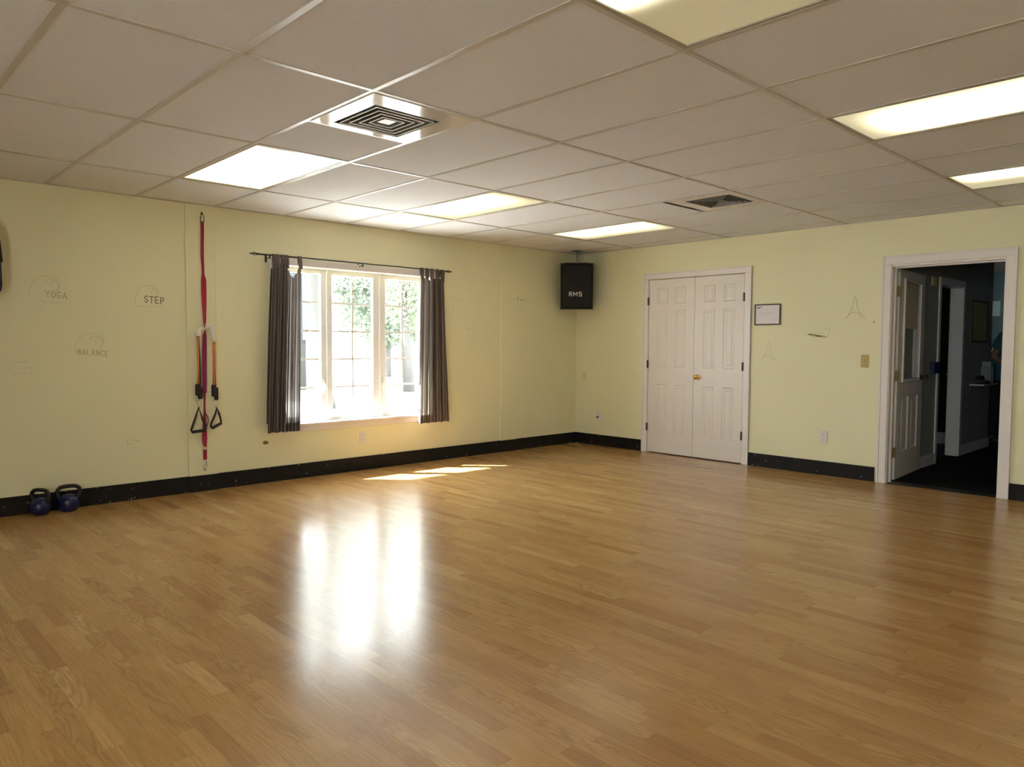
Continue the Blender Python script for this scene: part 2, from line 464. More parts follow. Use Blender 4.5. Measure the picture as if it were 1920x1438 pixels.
m.box(fx0, WY0+.014, WZ1-.014, fx1, WY1-.014, WZ1); m.box(fx0, WY0+.014, WZ0+.005, fx1, WY1-.014, WZ0+.020)
SASH = [(-3.985, -3.456), (-3.444, -2.868), (-2.856, -2.322)]
GLASS = [(-3.940, -3.508), (-3.390, -2.936), (-2.790, -2.368)]
m.box(fx0, -3.4575, WZ0+.02, fx1+.012, -3.4425, WZ1-.014); m.box(fx0, -2.8695, WZ0+.02, fx1+.012, -2.8545, WZ1-.014)
m.build('window_frame', M['window_white'], win)
gz0, gz1 = .552, 1.878
for si, ((a, b), (ga, gb)) in enumerate(zip(SASH, GLASS)):
    m = MB(); z0, z1 = WZ0+.021, WZ1-.0145
    m.box(-.128, a, z0, -.084, ga, z1, .003); m.box(-.128, gb, z0, -.084, b, z1, .003)
    m.box(-.127, ga, z0, -.085, gb, gz0); m.box(-.127, ga, gz1, -.085, gb, z1)
    sash = m.build('sash', M['window_white'], win)
    MB().box(-.110, ga, gz0, -.106, gb, gz1).build('glass_pane', M['glass'], sash)
    m = MB(); gc = (ga+gb)/2
    m.box(-.1055, gc-.008, gz0, -.0975, gc+.008, gz1)
    for r in range(1, 5):
        z = gz1-(gz1-gz0)*r/5
        m.box(-.1055, ga, z-.008, -.0980, gb, z+.008)
    m.build('muntin_grid', M['window_white'], sash)
    if si != 1:                            # latch levers on the two casements
        y = b-.026 if si == 0 else a+.026
        m = MB().box(-.084, y-.009, .80, -.076, y+.009, .90, .003)
        m.tube([(-.076, y, .85), (-.062, y, .85), (-.056, y, .83), (-.056, y, .76)], .006, 8)
        m.build('latch', M['plate_white'], sash, True)
    m = MB().box(-.084, gc-.06, WZ0+.024, -.072, gc+.06, WZ0+.036, .003)
    if si != 1:
        m.tube([(-.07, gc, WZ0+.035), (-.055, gc, WZ0+.04), (-.045, gc+.05, WZ0+.028)], .006, 8)
        m.build('crank', M['plate_white'], sash)

w2 = sroot('fill_window', 'wide white window added in the unseen rear wall for fill light', 'window')  # unseen window, added to brighten the room from behind
m = MB()
for x in (FX0, (2*FX0+FX1)/3-.03, (FX0+2*FX1)/3-.03, FX1-.06): m.box(x, RY-.13, FZ0, x+.06, RY-.06, FZ1)
m.box(FX0, RY-.129, FZ0, FX1, RY-.061, FZ0+.05); m.box(FX0, RY-.129, FZ1-.05, FX1, RY-.061, FZ1)
m.build('window_frame', M['window_white'], w2)
MB().box(FX0+.01, RY-.10, FZ0+.01, FX1-.01, RY-.095, FZ1-.01).build('glass_pane', M['glass'], w2)
MB().box(FX0-.07, RY, FZ0-.06, FX0, RY+.016, FZ1+.07).box(FX1, RY, FZ0-.06, FX1+.07, RY+.016, FZ1+.07).box(FX0, RY, FZ1, FX1, RY+.016, FZ1+.07).box(FX0, RY, FZ0-.06, FX1, RY+.016, FZ0).build('window_casing', M['trim'], w2)

# ------------------------------------------------------------------ curtain rod and curtains
RXD, RZ = .085, 1.992
rod = thing('curtain_rod', (RXD, -3.15, RZ), 'thin dark bronze curtain rod with spear finials above the window', 'curtain rod')
ry0, ry1 = -4.195, -2.145
MB().tube([(RXD, ry0, RZ), (RXD, -3.10, RZ)], .0075, 12).tube([(RXD, -3.12, RZ), (RXD, ry1, RZ)], .0060, 12).build('rod', M['rod'], rod, True)
for yy, sgn in ((ry0, -1), (ry1, 1)):
    m = MB()
    m.lathe([(.0075, 0), (.011, .004*sgn), (.011, .010*sgn), (.006, .014*sgn)], (RXD, yy, RZ), 14, 'y')
    for k in range(6):                     # open wire basket
        a = 2*PI*k/6
        m.tube([(RXD+.013*math.sin(PI*q/8)*math.cos(a+q*.12), yy+sgn*(.014+.034*q/8), RZ+.013*math.sin(PI*q/8)*math.sin(a+q*.12)) for q in range(9)], .0022, 6)
    m.lathe([(.0065, .047*sgn), (.0075, .053*sgn), (.004, .066*sgn), (.0005, .080*sgn)], (RXD, yy, RZ), 12, 'y')
    m.build('finial', M['rod'], rod, True)
for yy in (-4.085, -3.155, -2.172):
    m = MB()
    m.tube([(RXD+.010, yy, RZ+.002), (RXD+.007, yy, RZ-.011), (RXD, yy, RZ-.014), (RXD-.008, yy, RZ-.010), (RXD-.02, yy, RZ-.018), (.019 if -4.06 < yy < -2.25 else .004, yy, RZ-.024)], .0042, 8)
    xw = .0 
    m.box(xw, yy-.009, RZ-.055, .019 if -4.06 < yy < -2.25 and False else .005, yy+.009, RZ+.012, .001)
    m.lathe([(.006, 0), (.006, -.014), (.002, -.018)], (RXD-.002, yy, RZ-.016), 10)
    m.build('bracket', M['rod'], rod)

def curtain(label, yt0, yt1, yb0, yb1, zt, zb, tabs, amp, folds, seed, dip=None, bulge=0.0, lining=(0, .6)):
    rnd = random.Random(seed)
    ph = [rnd.uniform(0, 6.28) for _ in range(4)]
    root = thing('curtain', (RXD, (yb0+yb1)/2, zb), label, 'curtain', None)
    NU, NV = 150, 46
    def fold(u, v):
        a = amp*(.55+.45*v)
        w = u + .018*math.sin(3.1*v+ph[0]) + .02*math.sin(5*u+ph[1])
        f = math.sin(2*PI*folds*w+ph[2])
        f = math.copysign(abs(f)**.75, f)
        return a*(f+.35*math.sin(2*PI*folds*1.93*w+ph[3]+v*1.2))
    def pt(u, v, dx=0.0):
        y0 = yt0+(yb0-yt0)*v**.8; y1 = yt1+(yb1-yt1)*v**.8
        y = y0+(y1-y0)*u + .006*math.sin(2*PI*folds*2*u+ph[1]+2*v)
        z = zt+(zb-zt)*v
        if dip:
            c, w, d = dip
            z -= d*max(0, 1-abs(u-c)/w)*max(0, 1-v/.18)
        z += .005*math.sin(2*PI*folds*u+ph[2])*v
        return (RXD+.004+fold(u, v)+dx+bulge*math.sin(PI*v), y, z)
    hv = 1-.078/(zt-zb)
    p = MB().grid(lambda u, v: pt(u, v*hv), NU, NV).build('panel', M['curtain'], root, True)
    a_, b_ = lining                       # cloth gathered double on the far side
    MB().grid(lambda u, v: pt(a_+(b_-a_)*u, .03+(hv-.03)*v, -.012-.006*math.sin(9*u+3*v)), 90, 30).build('gathered_fold', M['curtain'], root, True)
    MB().grid(lambda u, v: pt(a_+(b_-a_)*u, .03+(hv-.03)*v, -.024-.006*math.sin(13*u+2*v)), 90, 30).build('gathered_fold', M['curtain'], root, True)
    h = MB().grid(lambda u, v: pt(u, hv+(1-hv)*v), NU, 4)
    h.grid(lambda u, v: pt(u, hv+(1-hv)*v, -.004), NU, 4)
    h.build('hem', M['curtain_hem'], root, True)
    # top band
    for u in tabs:
        q = pt(u, .012)
        yy = q[1]; w = .017
        m = MB()
        P = [(q[0]+.002, q[2]-.012), (RXD+.014, RZ-.03), (RXD+.0125, RZ), (RXD+.008, RZ+.0105), (RXD, RZ+.0135), (RXD-.008, RZ+.0105), (RXD-.0125, RZ), (RXD-.014, RZ-.03), (q[0]-.004, q[2]-.012)]
        def tp(a, b): 
            f = b*(len(P)-1); i = min(int(f), len(P)-2); t = f-i
            return (P[i][0]+(P[i+1][0]-P[i][0])*t, yy-w+2*w*a, P[i][1]+(P[i+1][1]-P[i][1])*t)
        m.grid(tp, 4, 24)
        m.build('tab', M['curtain_hem'], root, True)
    return root
curtain('dark brown striped tab-top curtain gathered on the side nearest the exercise straps', -4.062, -3.786, -4.130, -3.814, 1.925, .445,
        [.06, .17, .36, .47, .91], .026, 4.2, 3, dip=(.685, .23, .135), lining=(0, .60))
curtain('dark brown striped tab-top curtain gathered on the window side nearest the corner speaker', -2.478, -2.178, -2.520, -2.122, 1.905, .418,
        [.05, .27, .50, .73, .94], .024, 4.6, 8, dip=(.39, .1, .03), lining=(.42, 1))

# ------------------------------------------------------------------ double doors and doorway
def panel_leaf(m, x0, x1, z0, z1, y, thick, panels, depth=.0062):
    """door leaf whose room face is at y (facing -y), with raised panels"""
    xs_ = sorted({x0, x1, *[q for p in panels for q in (p[0], p[1])]})
    zs_ = sorted({z0, z1, *[q for p in panels for q in (p[2], p[3])]})
    def inside(xc, zc): return any(p[0] < xc < p[1] and p[2] < zc < p[3] for p in panels)
    for i in range(len(xs_)-1):
        for k in range(len(zs_)-1):
            if not inside((xs_[i]+xs_[i+1])/2, (zs_[k]+zs_[k+1])/2):
                m.quad((xs_[i], y, zs_[k]), (xs_[i+1], y, zs_[k]), (xs_[i+1], y, zs_[k+1]), (xs_[i], y, zs_[k+1]))
    for a, b, c, d in panels:
        prof = [(0, 0), (.006, depth*.55), (.012, depth), (.026, depth), (.045, depth*.25)]
        for (i0, d0), (i1, d1) in zip(prof, prof[1:]):
            o = [(a+i0, c+i0), (b-i0, c+i0), (b-i0, d-i0), (a+i0, d-i0)]
            n = [(a+i1, c+i1), (b-i1, c+i1), (b-i1, d-i1), (a+i1, d-i1)]
            for q in range(4):
                r = (q+1) % 4
                m.quad((o[q][0], y+d0, o[q][1]), (o[r][0], y+d0, o[r][1]), (n[r][0], y+d1, n[r][1]), (n[q][0], y+d1, n[q][1]))
        i, dd = prof[-1]
        m.quad((a+i, y+dd, c+i), (b-i, y+dd, c+i), (b-i, y+dd, d-i), (a+i, y+dd, d-i))
    y1 = y+thick
    m.quad((x0, y1, z0), (x0, y1, z1), (x1, y1, z1), (x1, y1, z0))
    m.quad((x0, y, z0), (x0, y, z1), (x0, y1, z1), (x0, y1, z0)); m.quad((x1, y, z0), (x1, y1, z0), (x1, y1, z1), (x1, y, z1))
    m.quad((x0, y, z1), (x1, y, z1), (x1, y1, z1), (x0, y1, z1)); m.quad((x0, y, z0), (x0, y1, z0), (x1, y1, z0), (x1, y, z0))
    return m

def casing(m, x0, x1, z1, w, wt, y=0.0, t=.016):
    """stepped casing round an opening on the y plane"""
    m.box(x0-w, y-t, 0, x0, y, z1, .003); m.box(x1, y-t, 0, x1+w, y, z1, .003)
    m.box(x0-w, y-t, z1, x1+w, y, z1+wt, .003)
    m.box(x0-w, y-t-.006, 0, x0-w+.018, y-.004, z1+wt, .003); m.box(x1+w-.018, y-t-.006, 0, x1+w, y-.004, z1+wt, .003)
    m.box(x0-w+.018, y-t-.006, z1+wt-.018, x1+w-.018, y-.004, z1+wt, .003)
    return m

d1 = sroot('door_1', 'closed white six-panel double doors', 'double door')
m = casing(MB(), 1.108, 2.310, 1.980, .074, .066)
m.box(1.1115, .052, 0, 1.1125, .12, 1.977); m.box(1.1125, .052, 1.9775, 2.3055, .12, 1.9785)
m.build('door_casing', M['trim'], d1)
def sixpanels(x0):
    a = [(x0+.112, x0+.250), (x0+.348, x0+.486)]
    return [(p, q, z0, z1) for p, q in a for z0, z1 in ((.235, .79), (.985, 1.625), (1.695, 1.878))]
LF = [(1.116, 1.7115), (1.7155, 2.302)]
for n_, (a, b) in enumerate(LF):
    lf = panel_leaf(MB(), a, b, .010, 1.972, -.004, .035, sixpanels(a)).build('door_leaf', M['door'], d1)
    for z in (.295, 1.015, 1.732):
        x = 1.110 if n_ == 0 else 2.306
        h = MB().tube([(x, -.020, z-.044), (x, -.020, z+.044)], .0068, 10).box(x-.012, -.0185, z-.042, x+.012, -.0165, z+.042)
        h.tube([(x, -.020, z+.044), (x, -.020, z+.049)], [.005, .003], 8).build('hinge', M['hinge_dark'], lf)
    if n_ == 1:
        k = MB().lathe([(.030, -.004), (.030, -.008), (.024, -.012), (.011, -.014), (.010, -.034), (.020, -.040), (.027, -.050), (.026, -.060), (.017, -.068), (.002, -.070)], (1.770, 0, .888), 26, 'y')
        k.build('door_knob', M['brass'], lf, True)
# dark void behind the pair
MB().box(1.1125, .0, -.079, 2.3055, .07, -.0005).box(1.1125, .07, -.079, 2.3055, .119, 1.977).build('closet_back', M['dark_wall'], d1)

d2 = sroot('door_2', 'white framed doorway with its door standing open into the hall', 'doorway')
m = casing(MB(), 3.728, 4.596, 1.957, .078, .074)
m.box(3.7225, -.002, 0, 3.735, .13, 1.950); m.box(4.5875, -.002, 0, 4.5995, .13, 1.950); m.box(3.735, -.002, 1.938, 4.5875, .13, 1.9545)
m.box(3.735, .058, 0, 3.747, .085, 1.938); m.box(4.5755, .058, 0, 4.5875, .085, 1.938); m.box(3.747, .058, 1.926, 4.5755, .085, 1.938)
m.build('door_casing', M['trim'], d2)
struct(MB().box(3.735, -.006, 0, 4.5875, .125, .006, .002).build('threshold', M['black'], d2))
# open leaf: modelled lying along x from the hinge, then swung about it
hx, hy = 3.742, .168
ang = math.radians(93.5)
Mx = Matrix.Translation((hx, hy, 0)) @ Matrix.Rotation(ang, 4, 'Z')
LW = .835
m = MB()
# room-facing side becomes the +x side when swung: face at local y = 0 (looks to -y)
zb, zt_ = .012, 1.930
lite = (.165, LW-.165, .93, 1.83)
low = [(.150, .372, .255, .765), (.463, .685, .255, .765)]
panel_leaf(m, 0, LW, zb, lite[2], 0, .043, low, .011)
m.box(0, 0, lite[2], lite[0], .043, zt_); m.box(lite[1], 0, lite[2], LW, .043, zt_); m.box(lite[0], 0, lite[3], lite[1], .043, zt_)
leaf = m.xf(Mx).build('door_leaf', M['door'], d2)
m = MB(); w = .028
for a, b, c, d in ((lite[0]-w, lite[0], lite[2]-w, lite[3]+w), (lite[1], lite[1]+w, lite[2]-w, lite[3]+w), (lite[0], lite[1], lite[2]-w, lite[2]), (lite[0], lite[1], lite[3], lite[3]+w)):
    m.box(a, -.012, c, b, .055, d, .003)
m.xf(Mx).build('lite_frame', M['door'], leaf)
MB().box(lite[0], .018, lite[2], lite[1], .024, lite[3]).xf(Mx).build('glass_pane', M['glass'], leaf)
MB().box(lite[0]+.004, .0145, 1.40, lite[1]-.004, .0175, lite[3]-.004).xf(Mx).build('paper_cover', simple('cream_paper', (.55, .50, .38), .8), leaf)
m = MB()
for sy in (-1, 1):
    c0 = .0 if sy < 0 else .043
    m.lathe([(.028, c0), (.028, c0+sy*.006), (.011, c0+sy*.010), (.010, c0+sy*.032), (.024, c0+sy*.040), (.026, c0+sy*.052), (.016, c0+sy*.062), (.002, c0+sy*.064)], (LW-.065, 0, .93), 20, 'y')
m.xf(Mx).build('door_knob', M['hinge_dark'], leaf, True)
for z in (.26, .965, 1.73):
    h = MB().tube([(-.006, -.006, z-.05), (-.006, -.006, z+.05)], .007, 10).box(-.0015, .0, z-.048, .0, .034, z+.048)
    h.xf(Mx)
    h.box(3.7352, .088, z-.048, 3.7372, .128, z+.048)
    h.build('hinge', M['hinge_brass'], leaf)

# ------------------------------------------------------------------ hall beyond the doorway
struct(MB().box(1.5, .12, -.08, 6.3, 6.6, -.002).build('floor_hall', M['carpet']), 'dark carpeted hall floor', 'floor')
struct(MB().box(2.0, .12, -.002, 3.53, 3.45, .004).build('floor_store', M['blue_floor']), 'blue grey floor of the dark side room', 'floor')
CY0, CY1, CZ = 1.60, 2.36, 1.895
m = MB()
m.box(3.53, .125, 0, 3.65, CY0, H); m.box(3.53, CY1, 0, 3.65, 3.57, H); m.box(3.53, CY0, CZ, 3.65, CY1, H)
m.box(2.0, 3.45, 0, 3.53, 3.57, H)
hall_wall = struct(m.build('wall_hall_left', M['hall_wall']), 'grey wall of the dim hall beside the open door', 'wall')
m = MB()
m.box(3.65, CY0-.06, 0, 3.664, CY0, CZ+.065, .002); m.box(3.65, CY1, 0, 3.664, CY1+.07, CZ+.065, .002); m.box(3.65, CY0, CZ, 3.664, CY1, CZ+.065, .002)
m.box(3.528, CY1-.012, 0, 3.652, CY1, CZ); m.box(3.528, CY0, 0, 3.652, CY0+.012, CZ); m.box(3.528, CY0+.012, CZ-.012, 3.652, CY1-.012, CZ)
struct(m.build('trim_3', M['trim']), 'white casing of the side room opening in the hall', 'trim')
m = MB()
m.box(3.65, CY1+.07, 0, 3.663, 3.583, .115, .002); m.box(3.53, 3.57, 0, 3.65, 3.583, .115)
m.box(3.65, .9, 0, 3.663, CY0-.06, .115, .002)
struct(m.build('baseboard_hall', M['trim']), 'white baseboard in the hall', 'baseboard')
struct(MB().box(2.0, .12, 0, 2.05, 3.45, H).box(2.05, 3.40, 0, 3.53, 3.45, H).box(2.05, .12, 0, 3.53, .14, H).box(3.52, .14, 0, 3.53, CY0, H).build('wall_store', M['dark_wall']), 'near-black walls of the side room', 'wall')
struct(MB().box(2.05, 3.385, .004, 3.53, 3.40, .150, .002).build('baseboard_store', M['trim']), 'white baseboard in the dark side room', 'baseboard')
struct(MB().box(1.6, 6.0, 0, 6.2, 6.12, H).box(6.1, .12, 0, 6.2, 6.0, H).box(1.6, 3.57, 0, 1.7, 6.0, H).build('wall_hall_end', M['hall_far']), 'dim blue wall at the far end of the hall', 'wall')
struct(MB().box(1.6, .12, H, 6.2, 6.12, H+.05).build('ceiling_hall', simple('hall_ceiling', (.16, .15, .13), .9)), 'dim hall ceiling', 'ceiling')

# hall things
t_ = thing('notice_board', (3.652, 2.99, 1.53), 'olive framed notice board on the hall wall above the small shelf', 'notice board')
m = MB()
for a in ((2.68, 2.70, 1.285, 1.775), (3.285, 3.305, 1.285, 1.775), (2.70, 3.285, 1.285, 1.305), (2.70, 3.285, 1.755, 1.775)):
    m.box(3.651, a[0], a[2], 3.668, a[1], a[3], .002)
m.build('frame', simple('dark_wood', (.05, .04, .025), .5), t_)
MB().box(3.651, 2.70, 1.305, 3.660, 3.285, 1.755).build('board', simple('olive_cork', (.42, .38, .16), .9, scale=80, var=.2), t_)
t_ = thing('wall_shelf', (3.652, 3.02, .79), 'small pale shelf on brackets under the notice board in the hall', 'shelf')
MB().box(3.651, 2.72, .785, 3.80, 3.33, .803, .003).build('shelf_board', M['trim'], t_)
for y in (2.80, 3.25): MB().box(3.651, y-.01, .70, 3.664, y+.01, .785).box(3.664, y-.008, .765, 3.76, y+.008, .785).build('bracket', M['black'], t_)
t_ = thing('telephone', (3.72, 2.98, .803), 'dark desk telephone on the hall shelf', 'telephone')
m = MB(); m.v += [(3.665,2.86,.804),(3.785,2.86,.804),(3.785,3.06,.804),(3.665,3.06,.804),(3.675,2.87,.86),(3.775,2.87,.835),(3.775,3.05,.835),(3.675,3.05,.86)]
m.f += [(0,3,2,1),(4,5,6,7),(0,1,5,4),(1,2,6,5),(2,3,7,6),(3,0,4,7)]
m.build('base', M['black'], t_)
MB().tube([(3.70, 2.86, .868), (3.70, 2.89, .885), (3.70, 3.03, .885), (3.70, 3.06, .868)], [.020, .014, .014, .020], 10).build('handset', M['black'], t_, True)
t_ = thing('paper_tray', (3.70, 3.18, .803), 'grey upright paper tray at the end of the hall shelf', 'tray')
MB().box(3.66, 3.12, .804, 3.77, 3.125, 1.00).box(3.66, 3.20, .804, 3.77, 3.205, 1.00).box(3.66, 3.125, .804, 3.665, 3.20, 1.00).box(3.665, 3.125, .804, 3.77, 3.20, .810).build('tray', simple('grey_plastic', (.22, .24, .24), .5), t_)
MB().box(3.668, 3.135, .811, 3.760, 3.19, 1.06).build('papers', simple('dull_paper', (.35, .36, .34), .9), t_)
tag(MB().lathe([(.012, 0), (.012, .004), (.005, .006), (.005, .030), (.009, .034), (.009, .040), (.002, .044)], (3.651, 3.44, 1.262), 16, 'x').tube([(3.69, 3.44, 1.262), (3.70, 3.44, 1.22), (3.69, 3.44, 1.185), (3.70, 3.44, 1.170)], .006, 8).build('coat_hook', M['chrome'], None, True),
    'shiny chrome coat hook on the hall wall right of the notice board', 'hook')
tag(MB().box(3.651, 1.33, .955, 3.70, 1.50, 1.075, .006).build('letter_box', simple('navy_plastic', (.015, .02, .09), .4)), 'navy blue box fixed to the hall wall beyond the open door', 'box')
tag(MB().box(3.651, 1.30, 1.855, 3.664, 1.42, 1.945, .003).build('wall_plaque', simple('yellow_plaque', (.62, .54, .22), .4)), 'small pale yellow plaque high on the hall wall', 'plaque')
tag(MB().box(3.06, 5.990, 1.70, 3.165, 5.998, 1.925).build('poster', simple('pale_blue_paper', (.42, .62, .68), .6)), 'pale blue poster on the far hall wall', 'poster')
# hanging garment in the side room
def floral():
    t = NT('floral_cloth'); p = t.obj()
    v = t.n('ShaderNodeTexVoronoi'); t.l(p, v.inputs['Vector']); v.inputs['Scale'].default_value = 22
    f = t.ramp(t.math('ADD', v.outputs['Distance'], t.math('MULTIPLY', t.noise(p, 50, 3), .25)), [(0, (1,1,1)), (.42, (1,1,1)), (.5, (0,0,0)), (1, (0,0,0))])
    return t.done(t.bsdf(t.mix(f, (.012, .012, .014, 1), (.42, .44, .40, 1)), .8))
t_ = thing('floral_dress', (3.36, 3.30, .84), 'black and white floral dress hanging in the dark side room', 'dress')
prof = [(1.70, .05, .02), (1.66, .11, .035), (1.60, .125, .045), (1.45, .105, .05), (1.38, .115, .05), (1.26, .075, .04), (1.15, .085, .045), (1.0, .115, .055), (.84, .135, .06)]
def dress(u, v):
    f = v*(len(prof)-1); i = min(int(f), len(prof)-2); t = f-i
    z, a, b = [prof[i][q]+(prof[i+1][q]-prof[i][q])*t for q in range(3)]
    th = 2*PI*u; k = 1+.10*v*math.sin(9*th)
    return (3.36+a*k*math.cos(th), 3.31+b*k*math.sin(th), z)
MB().grid(dress, 72, 32).build('cloth', floral(), t_, True)
MB().tube([(3.26, 3.31, 1.665), (3.36, 3.31, 1.71), (3.46, 3.31, 1.665)], .006, 8).tube([(3.36, 3.31, 1.71), (3.36, 3.31, 1.75), (3.36, 3.325, 1.77), (3.36, 3.345, 1.755), (3.36, 3.36, 1.77), (3.36, 3.398, 1.77)], .003, 6).build('hanger', M['hinge_dark'], t_, True)

# ------------------------------------------------------------------ ceiling fixtures
LENS = [  # base, amp, yc, yw, x0, xs
    (2.6, 3.4, .00, .34, .62, .30),
    (.62, 4.4, -.13, .26, .60, .30),
    (.70, 4.0, -.12, .24, .62, .22),
    (.34, 6.0, -.22, .10, .66, .16),
    (.75, 6.5, .02, .21, .58, .30),
    (.70, 6.5, -.16, .16, .60, .14)]
LLAB = ['fully lit white ceiling light panel next to the shiny ceiling vent',
        'lit ceiling light panel with a dim end, between the shiny vent and corner speaker',
        'lit slim-looking ceiling light panel closest to the corner speaker',
        'mostly dim yellowed ceiling light panel overhead with one bright end',
        'bright ceiling light panel between the dim yellowed one and the doorway one',
        'lit ceiling light panel closest to the open doorway wall']
for (j, k), L_, lab in zip(LIGHTS, LENS, LLAB):
    x0, x1, y0, y1 = gx(j)+TW, gx(j)+1.2192-TW, gy(k)+TW, gy(k)+.6096-TW
    cx, cy = (x0+x1)/2, (y0+y1)/2
    r = thing('ceiling_light', (cx, cy, H), lab, 'ceiling light', 'recessed fluorescent ceiling lights')
    e = .016; m = MB()
    m.box(x0, y0, H+.002, x0+e, y1, H+.012, .001); m.box(x1-e, y0, H+.002, x1, y1, H+.012, .001)
    m.box(x0+e, y0, H+.002, x1-e, y0+e, H+.012, .001); m.box(x0+e, y1-e, H+.002, x1-e, y1, H+.012, .001)
    m.build('frame', simple('fixture_frame', (.34, .31, .24), .4), r)
    MB().box(x0+e, y0+e, H+.007, x1-e, y1-e, H+.011).build('light_lens', lens_mat('prismatic_lens', *L_), r)
    m = MB(); z0, z1 = H+.012, H+.11
    m.quad((x0, y0, z1), (x1, y0, z1), (x1, y1, z1), (x0, y1, z1))
    for a, b in (((x0, y0), (x1, y0)), ((x1, y0), (x1, y1)), ((x1, y1), (x0, y1)), ((x0, y1), (x0, y0))):
        m.quad((*a, z0), (*b, z0), (*b, z1), (*a, z1))
    m.build('housing', M['louver'], r)

def vent(label, cx, cy, hw, hh, neck, plate, louver, drop=0.0, center=True):
    r = thing('ceiling_vent', (cx, cy, H), label, 'air vent')
    z = H-.004-drop; ox, oy = neck; n = .195
    bx, by = cx+ox, cy+oy
    m = MB()
    m.box(cx-hw, cy-hh, z, bx-n, cy+hh, z+.008, .001); m.box(bx+n, cy-hh, z, cx+hw, cy+hh, z+.008, .001)
    m.box(bx-n, cy-hh, z+.0003, bx+n, by-n, z+.008); m.box(bx-n, by+n, z+.0003, bx+n, cy+hh, z+.008)
    m.build('plate', plate, r)
    def ring(s0, z0, s1, z1):
        q = MB()
        for t in (0, .0025):
            a = [(bx-s0, by-s0), (bx+s0, by-s0), (bx+s0, by+s0), (bx-s0, by+s0)]
            b = [(bx-s1, by-s1), (bx+s1, by-s1), (bx+s1, by+s1), (bx-s1, by+s1)]
            for i in range(4):
                k = (i+1) % 4
                q.quad((*a[i], z0+t), (*a[k], z0+t), (*b[k], z1+t), (*b[i], z1+t))
        lip = MB()                      # rolled bottom lip
        for i in range(4):
            k = (i+1) % 4
            lip.tube([(bx+(1 if i in (1, 2) else -1)*s0, by+(1 if i > 1 else -1)*s0, z0), (bx+(1 if k in (1, 2) else -1)*s0, by+(1 if k > 1 else -1)*s0, z0)], .0026, 6)
        return q, lip
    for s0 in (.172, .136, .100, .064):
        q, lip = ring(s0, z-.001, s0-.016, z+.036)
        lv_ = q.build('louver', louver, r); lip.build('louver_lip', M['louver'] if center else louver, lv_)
    if center: MB().box(bx-.036, by-.036, z+.002, bx+.036, by+.036, z+.006, .001).build('center_plate', simple('beige_metal', (.52, .49, .44), .4), r)
    m = MB(); zt2 = z+.14
    m.quad((bx-n, by-n, zt2), (bx+n, by-n, zt2), (bx+n, by+n, zt2), (bx-n, by+n, zt2))
    for a, b in (((-n, -n), (n, -n)), ((n, -n), (n, n)), ((n, n), (-n, n)), ((-n, n), (-n, -n))):
        m.quad((bx+a[0], by+a[1], z+.006), (bx+b[0], by+b[1], z+.006), (bx+b[0], by+b[1], zt2), (bx+a[0], by+a[1], zt2))
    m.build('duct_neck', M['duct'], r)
    return r
vent('shiny white square ceiling vent with nested square louvers, beside the fully lit light panel', 3.019, gy(0)+.3048, .291, .2915, (-.035, -.005), M['metal_white'], simple('shaded_louver', (.24, .225, .21), .45))  # grey louver faces carry the shade between the blades in their colour
vent('dull square ceiling vent with a dark opening, above the double doors', 3.036, gy(5)+.3048, .277, .285, (.024, .0), M['louver'], simple('louver_shade_grey', (.16, .145, .13), .6), -.0055, False)  # louver colour darkened so the opening looks deep in shade

# ------------------------------------------------------------------ loudspeaker in the corner
spx, spy = .300, -.338
yaw = math.atan2(-6.99-spy, 6.19-spx)+PI/2           # local -y looks at the room
Ms = Matrix.Translation((spx, spy, 1.928)) @ Matrix.Rotation(yaw, 4, 'Z') @ Matrix.Rotation(math.radians(8), 4, 'X')
sp = thing('loudspeaker', (spx, spy, 1.69), 'black corner loudspeaker hanging from the ceiling above the baseboard corner', 'loudspeaker')
m = MB()
# cabinet: trapezoid plan, narrower at the back
w0, w1, dp, hh = .192, .130, .29, .272
def ringz(z, ins=0):
    return [(-w0+ins, 0, z), (w0-ins, 0, z), (w0-ins, .05, z), (w1-ins, dp-ins, z), (-w1+ins, dp-ins, z), (-w0+ins, .05, z)]
lv = [(-hh, .012), (-hh+.012, 0), (hh-.012, 0), (hh, .012)]
for z, ins in lv: m.v += ringz(z, ins)
for i in range(3):
    for k in range(6): m.f.append((i*6+k, i*6+(k+1) % 6, (i+1)*6+(k+1) % 6, (i+1)*6+k))
m.f.append(tuple(range(6))[::-1]); m.f.append(tuple(range(18, 24)))
m.xf(Ms).build('cabinet', simple('black_carpet_cabinet', (.008, .008, .009), .8, spec=.25, scale=200, var=.3), sp)
def grille_mat():
    t = NT('speaker_cloth'); p = t.obj(); f = t.noise(p, 260, 2)
    return t.done(t.bsdf(t.mix(f, (.004, .004, .004, 1), (.012, .012, .013, 1)), .75, 0, .3, t.bump(f, .5, .002)))
MB().box(-w0+.014, -.016, -hh+.016, w0-.014, -.001, hh-.016, .007).xf(Ms).build('grille', grille_mat(), sp)
for sx_ in (-1, 1):
    for sz_ in (-1, 1):
        MB().box(sx_*w0-.016 if sx_ > 0 else -w0-.003, -.020, sz_*hh-.026 if sz_ > 0 else -hh-.003, w0+.003 if sx_ > 0 else -w0+.016, .03, hh+.003 if sz_ > 0 else -hh+.026, .004).xf(Ms).build('corner_guard', M['black'], sp)
